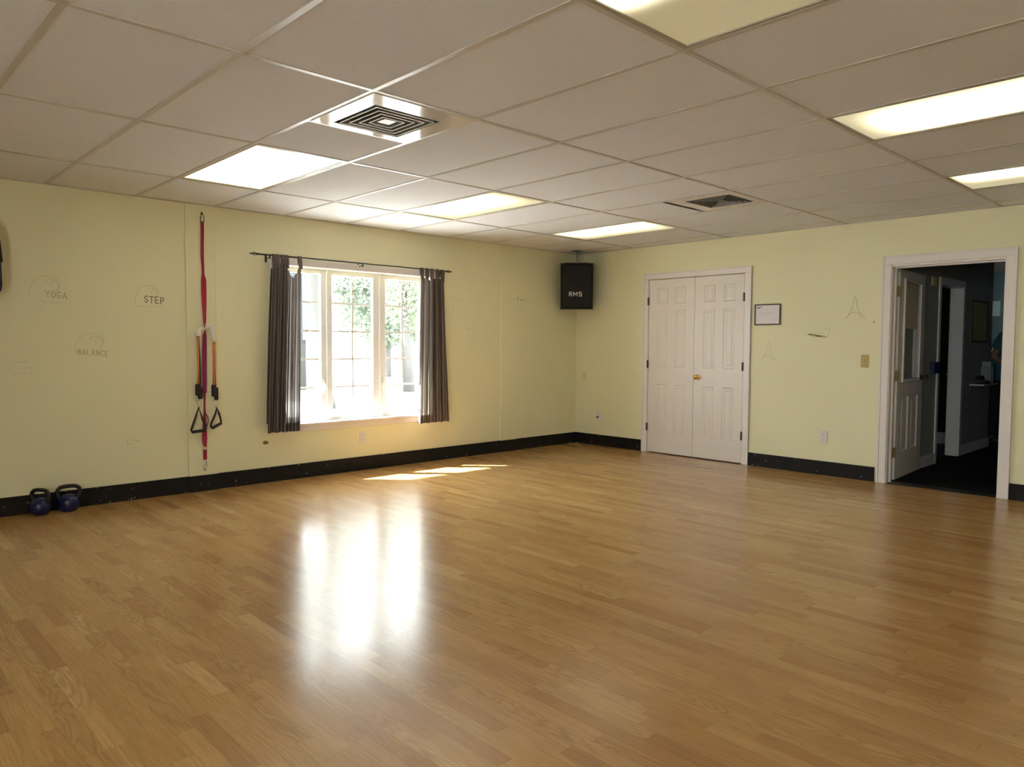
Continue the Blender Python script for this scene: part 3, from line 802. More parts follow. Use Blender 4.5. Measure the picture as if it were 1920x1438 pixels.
def strokes(m, lines, wd, y0, t=.002, plane='xz', off=None):
    """flat bars along 2-D polylines"""
    for ln in lines:
        for (a, b), (c, d) in zip(ln, ln[1:]):
            dx, dz = c-a, d-b; L = math.hypot(dx, dz) or 1; ux, uz = dx/L, dz/L; nx, nz = -uz*wd/2, ux*wd/2
            a_, b_, c_, d_ = a-ux*wd*.4, b-uz*wd*.4, c+ux*wd*.4, d+uz*wd*.4
            q = [(a_+nx, b_+nz), (a_-nx, b_-nz), (c_-nx, d_-nz), (c_+nx, d_+nz)]
            n = len(m.v)
            m.v += [(x, y0, z) for x, z in q] + [(x, y0-t, z) for x, z in q]
            m.f += [(n, n+1, n+2, n+3), (n+7, n+6, n+5, n+4)] + [(n+i, n+4+i, n+4+(i+1) % 4, n+(i+1) % 4) for i in range(4)]
    return m
lx, lz, lh = -.088, -.112, .045
R_ = [[(0, 0), (0, 1), (.62, 1), (.62, .52), (0, .52)], [(.30, .5), (.66, 0)]]
M_ = [[(0, 0), (0, 1), (.48, .35), (.96, 1), (.96, 0)]]
S_ = [[(.66, 1), (0, 1), (0, .52), (.66, .52), (.66, 0), (0, 0)]]
m = MB(); ox = lx
for gl, adv in ((R_, 1.12), (M_, 1.48), (S_, .9)):
    strokes(m, [[(ox+a*lh, lz+b*lh) for a, b in ln] for ln in gl], .0088, -.0165); ox += adv*lh
m.xf(Ms).build('logo_letters', simple('logo_white', (.72, .72, .70), .4), sp)
m = MB()
top = Ms @ Vector((0, .10, hh))
m.lathe([(.045, 0), (.045, -.006), (.012, -.010)], (top.x, top.y, H), 20)
m.tube([(top.x, top.y, H-.004), (top.x, top.y, top.z-.004)], .010, 10)
m.box(top.x-.05, top.y-.05, H-.006, top.x+.05, top.y+.05, H-.0005, .001)
m.build('mount_pole', simple('grey_steel', (.20, .20, .20), .45, .7), sp)

# ------------------------------------------------------------------ certificate, switch, outlets
ce = thing('framed_certificate', (2.561, -.001, 1.545), 'small framed white certificate hanging beside the double doors', 'framed certificate')
a, b, c, d = 2.421, 2.701, 1.440, 1.651; fw = .013; m = MB()
m.box(a, -.016, c, a+fw, -.001, d, .003); m.box(b-fw, -.016, c, b, -.001, d, .003); m.box(a+fw, -.016, c, b-fw, -.001, c+fw, .003); m.box(a+fw, -.016, d-fw, b-fw, -.001, d, .003)
m.build('frame', simple('dark_gold_frame', (.055, .042, .02), .35, .3), ce)
sheet = MB().box(a+fw, -.007, c+fw, b-fw, -.003, d-fw).build('sheet', simple('white_paper', (.72, .68, .70), .5, var=.02), ce)
m = MB()
strokes(m, [[(2.446, 1.617), (2.500, 1.622)], [(2.446, 1.612), (2.478, 1.613)]], .007, -.0071, .0004)
m.build('letterhead', simple('ink', (.10, .09, .08), .6), sheet)
fi = simple('faded_ink', (.45, .42, .40), .6)
for ln in ([(2.520, 1.537), (2.595, 1.537)], [(2.452, 1.490), (2.47, 1.490)], [(2.632, 1.492), (2.652, 1.492)], [(2.49, 1.560), (2.62, 1.560)]):
    strokes(MB(), [ln], .004, -.0071, .0004).build('text_line', fi, sheet)

def face_plate(m, y, z, n):        # plate on a wall; n = 'x' (window wall) or 'y' (door wall)
    pass
sw = thing('light_switch', (3.519, -.001, 1.096), 'beige light switch plate beside the open doorway', 'light switch')
MB().box(3.484, -.007, 1.038, 3.554, -.001, 1.154, .003).build('plate', M['plate_beige'], sw)
MB().box(3.512, -.012, 1.084, 3.526, -.006, 1.108, .002).build('toggle', M['plate_beige'], sw)
for z in (1.126, 1.066): MB().lathe([(.003, -.0065), (.003, -.008), (.001, -.0085)], (3.519, 0, z), 8, 'y').build('screw', M['hinge_brass'], sw)

def outlet(label, P, n):
    """duplex outlet; P = (along, z) centre, n the wall"""
    if n == 'y': T = Matrix.Translation((P[0], -.001, P[1]))
    else: T = Matrix.Translation((.001, P[0], P[1])) @ Matrix.Rotation(PI/2, 4, 'Z')
    base = T @ Vector((0, 0, 0))
    r = thing('outlet', tuple(base), label, 'electrical outlet', 'wall outlets')
    MB().box(-.035, -.006, -.0575, .035, 0, .0575, .002).xf(T).build('plate', M['plate_white'], r)
    for s in (-1, 1):
        q = MB().bbox(-.0165, -.0085, s*.0195-.014, .0165, -.005, s*.0195+.014, .003).xf(T).build('socket', M['plate_white'], r)
        z = s*.0195
        MB().box(-.0075, -.0092, z-.003, -.0055, -.0084, z+.006).box(.0055, -.0092, z-.003, .0075, -.0084, z+.005).lathe([(.0025, -.0092), (.0025, -.0084)], (0, 0, z-.008), 8, 'y').xf(T).build('slots', M['plate_dark'], q)
    MB().lathe([(.003, -.006), (.0025, -.0078)], (0, 0, 0), 8, 'y').xf(T).build('screw', M['chrome'], r)
    return r
outlet('white wall outlet below the window', (-3.114, .325), 'x')
outlet('white wall outlet between the double doors and the open doorway', (3.159, .368), 'y')
oc = outlet('white wall outlet with a small grey plug, near the corner left of the double doors', (.379, .370), 'y')
MB().box(.366, -.034, .338, .392, -.0095, .362, .005).build('plug', simple('grey_plug', (.16, .15, .14), .5), oc)
cp = thing('outlet_cover', (.144, -.001, .845), 'wall-coloured blank outlet cover near the corner, above the white outlet', 'outlet cover')
MB().box(.109, -.006, .790, .179, -.001, .902, .002).build('plate', simple('painted_plate', (.70, .61, .33), .5), cp)
for z in (.875, .817): MB().lathe([(.003, -.006), (.002, -.0075)], (.144, 0, z), 8, 'y').build('screw', M['hinge_brass'], cp)

# ------------------------------------------------------------------ marks on the walls
def wall_marks(name, mat, lines, wd, label, wall):
    """thin pencil strokes: lines in (along, z); lies on the wall face"""
    m = strokes(MB(), lines, wd, -.0004, .0004)
    if wall is wall_left: m.xf(Matrix.Rotation(PI/2, 4, 'Z'))
    o = m.build(name, mat, wall); o['label'] = label
    return o
GL = {'Y': [[(0,1),(.3,.5),(.6,1)],[(.3,.5),(.3,0)]], 'O': [[(.3,1),(.05,.75),(.05,.25),(.3,0),(.55,.25),(.55,.75),(.3,1)]],
      'G': [[(.55,.85),(.3,1),(.05,.7),(.05,.25),(.3,0),(.58,.2),(.58,.45),(.35,.45)]], 'A': [[(0,0),(.3,1),(.6,0)],[(.12,.38),(.48,.38)]],
      'S': [[(.55,.88),(.3,1),(.05,.78),(.15,.55),(.45,.45),(.56,.2),(.3,0),(.03,.14)]], 'T': [[(0,1),(.6,1)],[(.3,1),(.3,0)]],
      'E': [[(.55,1),(.05,1),(.05,0),(.55,0)],[(.05,.5),(.42,.5)]], 'P': [[(.05,0),(.05,1),(.5,.95),(.55,.7),(.45,.5),(.05,.48)]],
      'B': [[(.05,0),(.05,1),(.45,.92),(.45,.6),(.05,.52),(.5,.45),(.52,.1),(.05,0)]], 'L': [[(.05,1),(.05,0),(.5,0)]],
      'N': [[(.05,0),(.05,1),(.55,0),(.55,1)]], 'C': [[(.55,.85),(.3,1),(.05,.7),(.05,.25),(.3,0),(.55,.15)]]}
def word(txt, x, z, h, adv, slope=0.0):
    out = []
    rr = random.Random(hash(txt) % 7 if False else len(txt))
    for i, ch in enumerate(txt):
        dx = x+adv*i; dz = z+slope*i+rr.uniform(-.004, .004)
        out += [[(dx+a*h*.95, dz+b*h) for a, b in ln] for ln in GL[ch]]
    return out
def arc(cx, cz, rx, rz, a0, a1, n=14):
    return [(cx+rx*math.cos(math.radians(a0+(a1-a0)*i/n)), cz+rz*math.sin(math.radians(a0+(a1-a0)*i/n))) for i in range(n+1)]
wall_marks('pencil_word', M['pencil'], word('YOGA', -5.752, 1.556, .046, .036, -.003), .0042, 'word YOGA in pencil', wall_left)
wall_marks('pencil_word', simple('dark_pencil_mark', (.17, .145, .085), .8, spec=.1), word('STEP', -5.086, 1.548, .050, .040, -.003), .0060, 'word STEP in darker pencil', wall_left)
wall_marks('pencil_word', M['pencil'], word('BALANCE', -5.556, 1.140, .040, .0305, -.002), .0038, 'word BALANCE in faint pencil', wall_left)
# swoosh outlines over the words
for cx, cz, sc in ((-5.735, 1.640, 1.0), (-5.050, 1.625, .85), (-5.455, 1.235, 1.0)):
    L_ = [arc(cx, cz-.02, .105*sc, .085*sc, 185, 40), arc(cx+.02, cz-.012, .048*sc, .055*sc, 150, -60), arc(cx+.045, cz, .028*sc, .036*sc, 200, -120), [(cx-.12*sc, cz-.03), (cx-.118*sc, cz-.09)]]
    wall_marks('pencil_outline', M['pencil_faint'], L_, .0030, 'faint pencilled curl above the word', wall_left)
for cx, cz, w_ in ((-5.69, 1.520, .09), (-5.03, 1.515, .12)):
    wall_marks('pencil_outline', M['pencil_faint'], [[(cx-w_, cz+.004), (cx-w_*.3, cz-.004), (cx+w_*.4, cz+.002)]], .003, 'faint pencil underline', wall_left)
wall_marks('pencil_outline', M['pencil_faint'], [[(-5.965, 1.012), (-5.952, 1.0), (-5.94, 1.014)], [(-5.93, 1.0), (-5.918, 1.015)], [(-5.905, 1.0), (-5.90, 1.014), (-5.885, 1.0)], [(-5.90, 1.045), (-5.845, 1.045)], [(-5.86, 1.02), (-5.85, 1.0)], [(-5.95, 1.085), (-5.87, 1.09)]], .0034, 'smudged illegible pencil marks', wall_left)
wall_marks('pencil_outline', M['pencil_faint'], [[(-5.23, .462), (-5.226, .440)], [(-5.205, .470), (-5.195, .472)], [(-5.208, .440), (-5.20, .443)], [(-5.17, .462), (-5.145, .466)]], .006, 'small scuffs', wall_left)
# traces right of the window
for cx, cz in ((-1.96, 1.72), (-1.50, 1.515)):
    wall_marks('pencil_outline', M['pencil_faint'], [[(cx-.09, cz+.02), (cx-.02, cz+.008), (cx+.01, cz-.004)], [(cx+.01, cz-.004), (cx+.03, cz-.03)], [(cx-.02, cz-.03), (cx-.03, cz-.11), (cx-.035, cz-.16)], [(cx+.03, cz-.03), (cx+.09, cz-.01)]], .0035, 'faint pencilled figure trace', wall_left)
wall_marks('pencil_outline', M['pencil_faint'], [[(-1.80, 1.40), (-1.70, 1.405)], [(-1.79, 1.36), (-1.76, 1.32)], [(-1.70, 1.36), (-1.67, 1.33)], [(-1.745, 1.33), (-1.75, 1.22)], [(-1.70, 1.32), (-1.705, 1.22)], [(-1.78, 1.41), (-1.79, 1.37)]], .0035, 'faint pencilled figure trace', wall_left)
wall_marks('scuff', simple('grey_scuff', (.34, .28, .17), .8), [[(-1.028+.0, 1.775), (-1.028, 1.748)], [(-.975, 1.755), (-.955, 1.755)], [(-.925, 1.757), (-.922, 1.745)]], .010, 'three small scuffs', wall_left)
m = MB(); n_ = 14; m.v = [(.0005, -4.106+.026*math.cos(2*PI*i/n_)*(1+.15*math.sin(3*i)), .354+.017*math.sin(2*PI*i/n_)) for i in range(n_)]; m.f = [tuple(range(n_))]
o = m.build('scuff', M['scuff'], wall_left); o['label'] = 'small brown chip in the paint'
# sticker traces on the door wall
def figure(cx, cz, s):
    return [[(cx-.012*s, cz+.06*s), (cx, cz+.085*s), (cx+.012*s, cz+.06*s), (cx+.018*s, cz), (cx+.04*s, cz-.05*s), (cx+.075*s, cz-.085*s), (cx+.085*s, cz-.105*s)],
            [(cx-.012*s, cz+.06*s), (cx-.02*s, cz), (cx-.04*s, cz-.045*s), (cx-.07*s, cz-.095*s), (cx-.085*s, cz-.1*s)],
            [(cx-.055*s, cz-.075*s), (cx-.03*s, cz-.05*s), (cx, cz-.045*s), (cx+.03*s, cz-.055*s), (cx+.055*s, cz-.1*s)]]
wall_marks('sticker_trace', M['residue'], figure(2.575, 1.185, 1.0), .0045, 'faint trace of a figure below the certificate', wall_back)
wall_marks('sticker_trace', simple('glue_residue_dark', (.50, .45, .28), .75, var=.1), figure(3.415, 1.595, 1.05), .0060, 'trace of a figure with raised arms', wall_back)
wall_marks('sticker_trace', M['residue'], [[(2.98, 1.350), (3.02, 1.358), (3.12, 1.356)], [(2.98, 1.345), (3.03, 1.322), (3.10, 1.320), (3.17, 1.318)], arc(3.172, 1.385, .022, .020, 200, -60)[:], [(3.17, 1.318), (3.186, 1.345), (3.18, 1.37)]], .0055, 'trace of a lying figure', wall_back)
wall_marks('sticker_trace', M['residue'], [[(2.985, 1.346), (3.05, 1.340)], [(3.00, 1.338), (3.09, 1.330)], [(3.06, 1.328), (3.15, 1.324)]], .012, 'glue smear inside the lying figure trace', wall_back)
m = MB(); m.v = [(3.588+.010*math.cos(2*PI*i/10), -.0005, 1.452+.009*math.sin(2*PI*i/10)) for i in range(10)]; m.f = [tuple(range(10))]
o = m.build('scuff', simple('round_scuff', (.42, .33, .17), .8), wall_back); o['label'] = 'small round brown spot'

# ------------------------------------------------------------------ exercise straps on the left batten
def strap_mat(name, c1, c2):
    t = NT(name); p = t.obj(); sx = t.n('ShaderNodeSeparateXYZ'); t.l(p, sx.inputs[0])
    f = t.math('FRACT', t.math('MULTIPLY', sx.outputs[2], 260)); w = t.noise(p, 90, 2)
    return t.done(t.bsdf(t.mix(w, (*c1, 1), (*c2, 1)), .7, 0, .2, t.bump(f, .3, .001)))
st = thing('resistance_strap', (.024, -4.64, .17), 'long red and magenta exercise strap hanging between metal hooks on the batten', 'exercise strap')
def ribbon(m, P, th=.0035):
    """P: (z, y, x, width, twist)"""
    n = len(m.v)
    for z, y, x, w, a in P:
        cx_, cy_ = math.sin(a)*w/2, math.cos(a)*w/2
        nx_, ny_ = math.cos(a)*th/2, -math.sin(a)*th/2
        for sx_, sn in ((-1, -1), (1, -1), (1, 1), (-1, 1)):
            m.v.append((x+sx_*cx_+sn*nx_, y+sx_*cy_+sn*ny_, z))
    for i in range(len(P)-1):
        for k in range(4):
            m.f.append((n+i*4+k, n+i*4+(k+1) % 4, n+(i+1)*4+(k+1) % 4, n+(i+1)*4+k))
    m.f.append((n, n+1, n+2, n+3)[::-1]); e = n+(len(P)-1)*4; m.f.append((e, e+1, e+2, e+3))
    return m
def dense(P, k=6):
    out = []
    for a, b in zip(P, P[1:]):
        for i in range(k):
            t = i/k; s = t*t*(3-2*t)
            out.append(tuple(a[q]+(b[q]-a[q])*(t if q == 0 else s) for q in range(5)))
    return out+[P[-1]]
XS = .026
up = [(2.222, -4.637, XS, .026, 0), (2.15, -4.637, XS, .026, 0), (1.95, -4.641, XS, .025, .1), (1.80, -4.637, XS, .021, .5), (1.74, -4.633, XS, .040, .2), (1.60, -4.632, XS, .042, -.2), (1.42, -4.630, XS, .034, -.5), (1.335, -4.630, XS, .010, -1.2)]
ribbon(MB(), dense(up)).build('webbing', strap_mat('red_webbing', (.26, .018, .035), (.34, .030, .055)), st)
lo = [(1.335, -4.630, XS, .010, 1.2), (1.28, -4.634, XS, .032, .5), (1.15, -4.637, XS, .036, .1), (.98, -4.639, XS, .036, 0), (.83, -4.642, XS, .034, .1), (.815, -4.642, XS, .022, .8)]
ribbon(MB(), dense(lo)).build('webbing', strap_mat('magenta_webbing', (.19, .018, .075), (.27, .030, .11)), st)
l2 = [(.815, -4.642, XS, .015, .9), (.70, -4.643, XS, .014, .9), (.60, -4.643, XS, .024, .3), (.52, -4.646, XS, .036, -.2), (.44, -4.648, XS+.002, .040, .2), (.375, -4.646, XS, .030, 0), (.33, -4.645, XS, .030, 0), (.262, -4.645, XS, .030, 0)]
ribbon(MB(), dense(l2)).build('webbing', bpy.data.materials['red_webbing'], st)
MB().tube([(XS+.006, -4.640, .655), (XS+.008, -4.622, .62), (XS+.008, -4.616, .585), (XS+.008, -4.625, .55), (XS+.006, -4.640, .525)], .004, 8).build('loop', bpy.data.materials['magenta_webbing'], st, True)
MB().box(XS-.004, -4.664, .345, XS+.008, -4.628, .372, .003).box(XS-.004, -4.664, .372, XS+.008, -4.652, .388, .003).build('buckle', M['chrome'], st)
def carab(zc, hgt, y):
    m = MB()
    m.tube([(XS+.002, y+.016*math.sin(2*PI*i/20)*(1 if math.cos(2*PI*i/20) < 0 else .75), zc+hgt*math.cos(2*PI*i/20)) for i in range(20)], .0032, 8, closed=True)
    return m
carab(2.248, .034, -4.637).box(.0145, -4.640, 2.278, XS+.004, -4.634, 2.288, .001).lathe([(.009, 0), (.009, .003), (.003, .005)], (.0142, -4.637, 2.290), 12, 'x').build('top_hook', M['hinge_dark'], st, True)
carab(.220, .042, -4.645).box(.0145, -4.648, .178, XS+.004, -4.642, .188, .001).lathe([(.009, 0), (.009, .003), (.003, .005)], (.0142, -4.645, .178), 12, 'x').build('bottom_hook', M['chrome'], st, True)

rb = thing('resistance_band', (.045, -4.63, .50), 'pair of orange exercise bands with white sleeves and black triangle handles slung over the strap', 'exercise band')
white_pad = simple('white_foam', (.74, .71, .66), .85, bump=.3)
XB = .056
def tri_handle(pts, r=.0095):
    return pts
def hand(side):
    if side < 0:
        slv = [(.052, -4.640, 1.345), (.054, -4.670, 1.352), (XB, -4.692, 1.330), (XB, -4.695, 1.285)]; sr = [.010, .016, .020, .021]
        t1 = [(XB, -4.700, 1.30), (XB, -4.699, 1.15), (XB, -4.698, 1.0), (XB, -4.705, .88)]
        t2 = [(XB-.012, -4.690, 1.30), (XB-.012, -4.684, 1.15), (XB-.012, -4.680, 1.0), (XB-.012, -4.682, .86)]
        c1 = (-4.708, .895, .800); c2 = (-4.684, .865, .770); clipy = -4.700; z0 = .765
        tri = [(XB, -4.701, .700), (XB, -4.742, .585), (XB, -4.765, .520), (XB, -4.758, .503), (XB, -4.70, .507), (XB, -4.648, .512), (XB, -4.646, .530), (XB, -4.672, .600)]
    else:
        slv = [(.052, -4.630, 1.352), (.054, -4.598, 1.372), (XB, -4.582, 1.33), (XB, -4.568, 1.262), (XB, -4.562, 1.240)]; sr = [.010, .018, .022, .022, .018]
        t1 = [(XB, -4.574, 1.26), (XB, -4.572, 1.1), (XB, -4.574, .97), (XB, -4.578, .87)]
        t2 = [(XB-.010, -4.562, 1.26), (XB-.010, -4.561, 1.1), (XB-.010, -4.559, .97), (XB-.010, -4.556, .85)]
        c1 = (-4.576, .885, .785); c2 = (-4.553, .860, .755); clipy = -4.560; z0 = .750
        tri = [(XB, -4.553, .690), (XB, -4.566, .640), (XB, -4.602, .565), (XB, -4.606, .532), (XB, -4.596, .523), (XB, -4.535, .548), (XB, -4.520, .560), (XB, -4.522, .590), (XB, -4.538, .650)]
    MB().tube(slv, sr, 12).build('sleeve', white_pad, rb, True)
    MB().tube(t1, .0085, 10).build('tube', M['_o1'], rb, True)
    MB().tube(t2, .0065, 10).build('tube', M['_o2'] if side < 0 else M['_o3'], rb, True)
    for (cy_, za, zb_), xx in ((c1, XB), (c2, XB-.010)):
        MB().box(xx-.012, cy_-.017, zb_, xx+.012, cy_+.017, za, .006).build('cuff', M['black_rubber'], rb)
    m = MB()
    m.tube([(XB, clipy+.013*math.sin(2*PI*i/16), z0-.018+.022*math.cos(2*PI*i/16)) for i in range(16)], .003, 8, closed=True)
    m.tube([(XB-.008, clipy-.014+.010*math.sin(2*PI*i/16), z0+.006+.016*math.cos(2*PI*i/16)) for i in range(16)], .0025, 8, closed=True)
    m.tube([(XB, clipy, z0-.038), (XB, clipy, z0-.060)], .006, 8)
    m.build('clip', M['chrome'], rb, True)
    hd = MB().tube(tri, .0085, 10, closed=True).build('handle', M['black_rubber'], rb, True)
    a, b = (tri[3], tri[5]) if side < 0 else (tri[4], tri[6])
    MB().tube([a, b], .0125, 12).build('grip', M['black_rubber'], hd, True)
M['_o1'] = simple('orange_latex', (.50, .16, .025), .35)
M['_o2'] = simple('dark_latex', (.03, .02, .02), .4)
M['_o3'] = simple('amber_latex', (.36, .13, .06), .35)
hand(-1); hand(1)

# ------------------------------------------------------------------ kettlebells
def kettlebell(x, y, rz, sc, label):
    r = thing('kettlebell', (x, y, 0), label, 'kettlebell', 'kettlebells by the baseboard')
    T = Matrix.Translation((x, y, 0)) @ Matrix.Rotation(rz, 4, 'Z') @ Matrix.Scale(sc, 4)
    pr = [(.045, 0), (.052, .003), (.062, .018), (.0715, .045), (.0735, .065), (.071, .085), (.062, .105), (.045, .120), (.022, .128), (.002, .130)]
    MB().lathe(pr, (0, 0, 0), 36).xf(T).build('body', M['_kb'], r, True)
    P = [(-.052, 0, .085), (-.066, 0, .112), (-.075, 0, .140), (-.072, 0, .166), (-.055, 0, .184), (-.025, 0, .190), (.025, 0, .190), (.055, 0, .184), (.072, 0, .166), (.075, 0, .140), (.066, 0, .112), (.052, 0, .085)]
    Q = []
    for i in range(len(P)-1):
        for t in (0, .5): Q.append(tuple(P[i][k]+(P[i+1][k]-P[i][k])*t for k in range(3)))
    Q.append(P[-1])
    MB().tube(Q, [.017]*3+[.0145]*(len(Q)-6)+[.017]*3, 14).xf(T).build('handle', M['_kh'], r, True)
    return r
M['_kb'] = simple('blue_vinyl', (.005, .011, .060), .3, scale=60, var=.15)
M['_kh'] = simple('black_iron', (.008, .007, .008), .5)
kettlebell(.100, -5.838, math.radians(36), .93, 'blue vinyl kettlebell with black handle, the one nearer the hanging purple bag')
kettlebell(.100, -5.660, math.radians(84), .96, 'blue vinyl kettlebell with black handle, the one nearer the hanging straps')

# ------------------------------------------------------------------ hanging bag at the edge of the view
bg = thing('hanging_bag', (.10, -6.115, 1.55), 'dark purple hanging bag with a black band, at the far left of the window wall', 'bag')
bx_, by_ = .100, -6.112
MB().lathe([(.004, 2.10), (.035, 2.085), (.060, 2.03), (.075, 1.95), (.080, 1.92)][::-1], (bx_, by_, 0), 28).build('hood', simple('mauve_cloth', (.045, .018, .050), .8), bg, True)
MB().lathe([(.079, 1.925), (.083, 1.915), (.092, 1.79), (.093, 1.775), (.080, 1.770)][::-1], (bx_, by_, 0), 28).build('band', simple('black_cloth', (.014, .012, .012), .8), bg, True)
MB().lathe([(.030, 1.552), (.062, 1.558), (.080, 1.580), (.086, 1.62), (.085, 1.70), (.082, 1.775)], (bx_, by_, 0), 28).build('pouch', simple('purple_cloth', (.016, .008, .045), .75), bg, True)
MB().tube([(bx_, by_, 2.09), (bx_-.02, by_, 2.16), (.03, by_, 2.17), (.004, by_, 2.17)], .006, 8).lathe([(.014, 0), (.014, .004), (.004, .006)], (.0005, by_, 2.17), 12, 'x').build('hook', M['black'], bg, True)

# ------------------------------------------------------------------ person in the hall (mostly hidden by the doorway)
def skin_mesh(name, verts, edges, radii, mat, parent, root=0, sub=2):
    off = Vector(parent['_base'])
    me = bpy.data.meshes.new(name); me.from_pydata([tuple(Vector(v)-off) for v in verts], edges, []); me.materials.append(mat)
    o = bpy.data.objects.new(name, me); COL.objects.link(o); o.parent = parent; o['_base'] = tuple(off)
    o.modifiers.new('Skin', 'SKIN').use_smooth_shade = True
    for i, r in enumerate(radii):
        sv = me.skin_vertices[0].data[i]; sv.radius = r if isinstance(r, tuple) else (r, r); sv.use_root = (i == root)
    o.modifiers.new('Subdivision', 'SUBSURF').levels = sub
    o.modifiers['Subdivision'].render_levels = sub
    return o
PX, PY = 3.655, 3.95
pe = thing('person', (PX, PY, 0), 'person in a teal top and dark trousers leaning forward in the hall', 'person')
skin = simple('skin', (.30, .17, .11), .5)
hairm = simple('dark_hair', (.02, .014, .010), .6)
# body: facing +x, bent forward a little
V = [(PX,PY,.94),(PX+.03,PY,1.10),(PX+.085,PY,1.27),(PX+.115,PY,1.37),(PX+.145,PY,1.435),(PX+.165,PY,1.475),        # pelvis..neck top
     (PX+.195,PY,1.545),(PX+.205,PY,1.615),
     (PX+.10,PY-.175,1.355),(PX-.02,PY-.235,1.12),(PX+.16,PY-.19,1.00),                                     # right arm
     (PX+.10,PY+.175,1.355),(PX+.02,PY+.235,1.11),(PX+.23,PY+.18,1.02),                                     # left arm
     (PX,PY-.095,.86),(PX+.02,PY-.11,.48),(PX-.02,PY-.11,.09),(PX+.11,PY-.12,.035),
     (PX,PY+.095,.86),(PX+.05,PY+.11,.48),(PX+.03,PY+.11,.09),(PX+.16,PY+.12,.035),(PX+.20,PY,1.69)]
Ed = [(0,1),(1,2),(2,3),(3,4),(4,5),(5,6),(6,7),(3,8),(8,9),(9,10),(3,11),(11,12),(12,13),(0,14),(14,15),(15,16),(16,17),(0,18),(18,19),(19,20),(20,21),(7,22)]
Rr = [(.17,.14),(.155,.125),(.18,.14),(.14,.11),.075,.068,(.100,.090),(.122,.108),.075,.058,.040,.075,.058,.040,(.115,.12),.078,.052,.040,(.115,.12),.078,.052,.040,(.10,.09)]
body = skin_mesh('body', V, Ed, Rr, skin, pe)
# hands
for base, d_ in (((PX+.16,PY-.19,1.00), -1), ((PX+.23,PY+.18,1.02), 1)):
    b = Vector(base); fw_ = Vector((.86, -.18*d_*-1*-1, -.46)).normalized(); sd = Vector((0, 1, 0)); dn = fw_.cross(sd)
    V2 = [b, b+fw_*.045, b+fw_*.085]; E2 = [(0,1),(1,2)]; R2 = [.024, (.036,.016), (.038,.014)]
    for i, (o_, l_) in enumerate(((-.030,.062),(-.010,.074),(.010,.070),(.030,.055))):
        k = len(V2); p0 = b+fw_*.088+sd*o_
        V2 += [p0, p0+fw_*l_*.5-dn*.006, p0+fw_*l_*.85-dn*.022]; E2 += [(2,k),(k,k+1),(k+1,k+2)]; R2 += [.0095,.0085,.007]
    k = len(V2); p0 = b+fw_*.03-sd*d_*.030
    V2 += [p0, p0+fw_*.035-sd*d_*.018, p0+fw_*.062-sd*d_*.016]; E2 += [(1,k),(k,k+1),(k+1,k+2)]; R2 += [.012,.010,.008]
    skin_mesh('hand', V2, E2, R2, skin, body, 0, 1)
# face features and hair
hc = Vector((PX+.203, PY, 1.605))
m = MB()
m.tube([hc+Vector((.082,0,.015)), hc+Vector((.098,0,-.012)), hc+Vector((.088,0,-.022))], [.008,.013,.009], 8).build('nose', skin, body, True)
for s in (-1, 1): MB().tube([hc+Vector((-.005,s*.076,.02)), hc+Vector((-.012,s*.086,.0)), hc+Vector((-.004,s*.078,-.028))], [.010,.013,.008], 8).build('ear', skin, body, True)
for s in (-1, 1): MB().lathe([(.002,-.010),(.008,-.006),(.010,0),(.008,.006),(.002,.010)], tuple(hc+Vector((.090,s*.032,.018))), 10).build('eye', M['black'], body, True)
MB().tube([hc+Vector((.078,-.022,-.045)), hc+Vector((.086,0,-.047)), hc+Vector((.078,.022,-.045))], .006, 8).build('mouth', simple('lips', (.28, .09, .07), .5), body, True)
m = MB()
def hair(u, v):
    th = 2*PI*u; ph = PI*.62*v
    r = .105+.004*math.sin(11*th)
    x, y, z = -math.sin(ph)*math.cos(th)*r*.98-.012, math.sin(ph)*math.sin(th)*r*.88, math.cos(ph)*r*1.06+.02
    if x > .03: z = max(z, .055); x *= .93
    return (hc.x+x, hc.y+y, hc.z+z)
m.grid(hair, 40, 16).build('hair', hairm, pe, True)
teal = simple('teal_cotton', (.035, .16, .22), .85)
SR = [(.82,.0,.205,.225),(.92,.005,.185,.212),(1.05,.02,.152,.187),(1.18,.055,.140,.182),(1.27,.085,.152,.212),(1.35,.105,.150,.222),(1.40,.122,.115,.185),(1.428,.135,.085,.120),(1.445,.142,.068,.080),(1.458,.150,.062,.066)]
def torso(u, v):
    f = v*(len(SR)-1); i = min(int(f), len(SR)-2); t = f-i
    z, x, a, b = [SR[i][q]+(SR[i+1][q]-SR[i][q])*t for q in range(4)]
    th = 2*PI*u; k = 1+.012*math.sin(7*th+9*v)*(1-v)
    return (PX+x+a*k*math.cos(th), PY+b*k*math.sin(th), z-.03*math.cos(th)*max(0, v-.8))
sh = MB().grid(torso, 56, 40).build('shirt', teal, pe, True)
for s_ in (-1, 1):
    el = (PX+.025, PY-.222, 1.19) if s_ < 0 else (PX+.05, PY+.222, 1.19)
    p0 = Vector((PX+.105, PY+s_*.120, 1.372)); p1 = Vector((PX+.10, PY+s_*.178, 1.352)); p2 = Vector(el)
    MB().tube([p0, p0.lerp(p1, .6), p1, p1.lerp(p2, .35), p1.lerp(p2, .7), p2], [.075, .086, .090, .082, .075, .073], 20, cap=False).build('sleeve', teal, sh, True)
Vt = [(PX,PY,1.03),(PX,PY,.88),(PX,PY-.095,.80),(PX+.02,PY-.11,.48),(PX-.02,PY-.11,.09),(PX,PY+.095,.80),(PX+.05,PY+.11,.48),(PX+.03,PY+.11,.09)]
skin_mesh('trousers', Vt, [(0,1),(1,2),(2,3),(3,4),(1,5),(5,6),(6,7)], [(.19,.155),(.20,.165),.145,.105,.085,.145,.105,.085], simple('dark_denim', (.012, .012, .018), .9), pe)
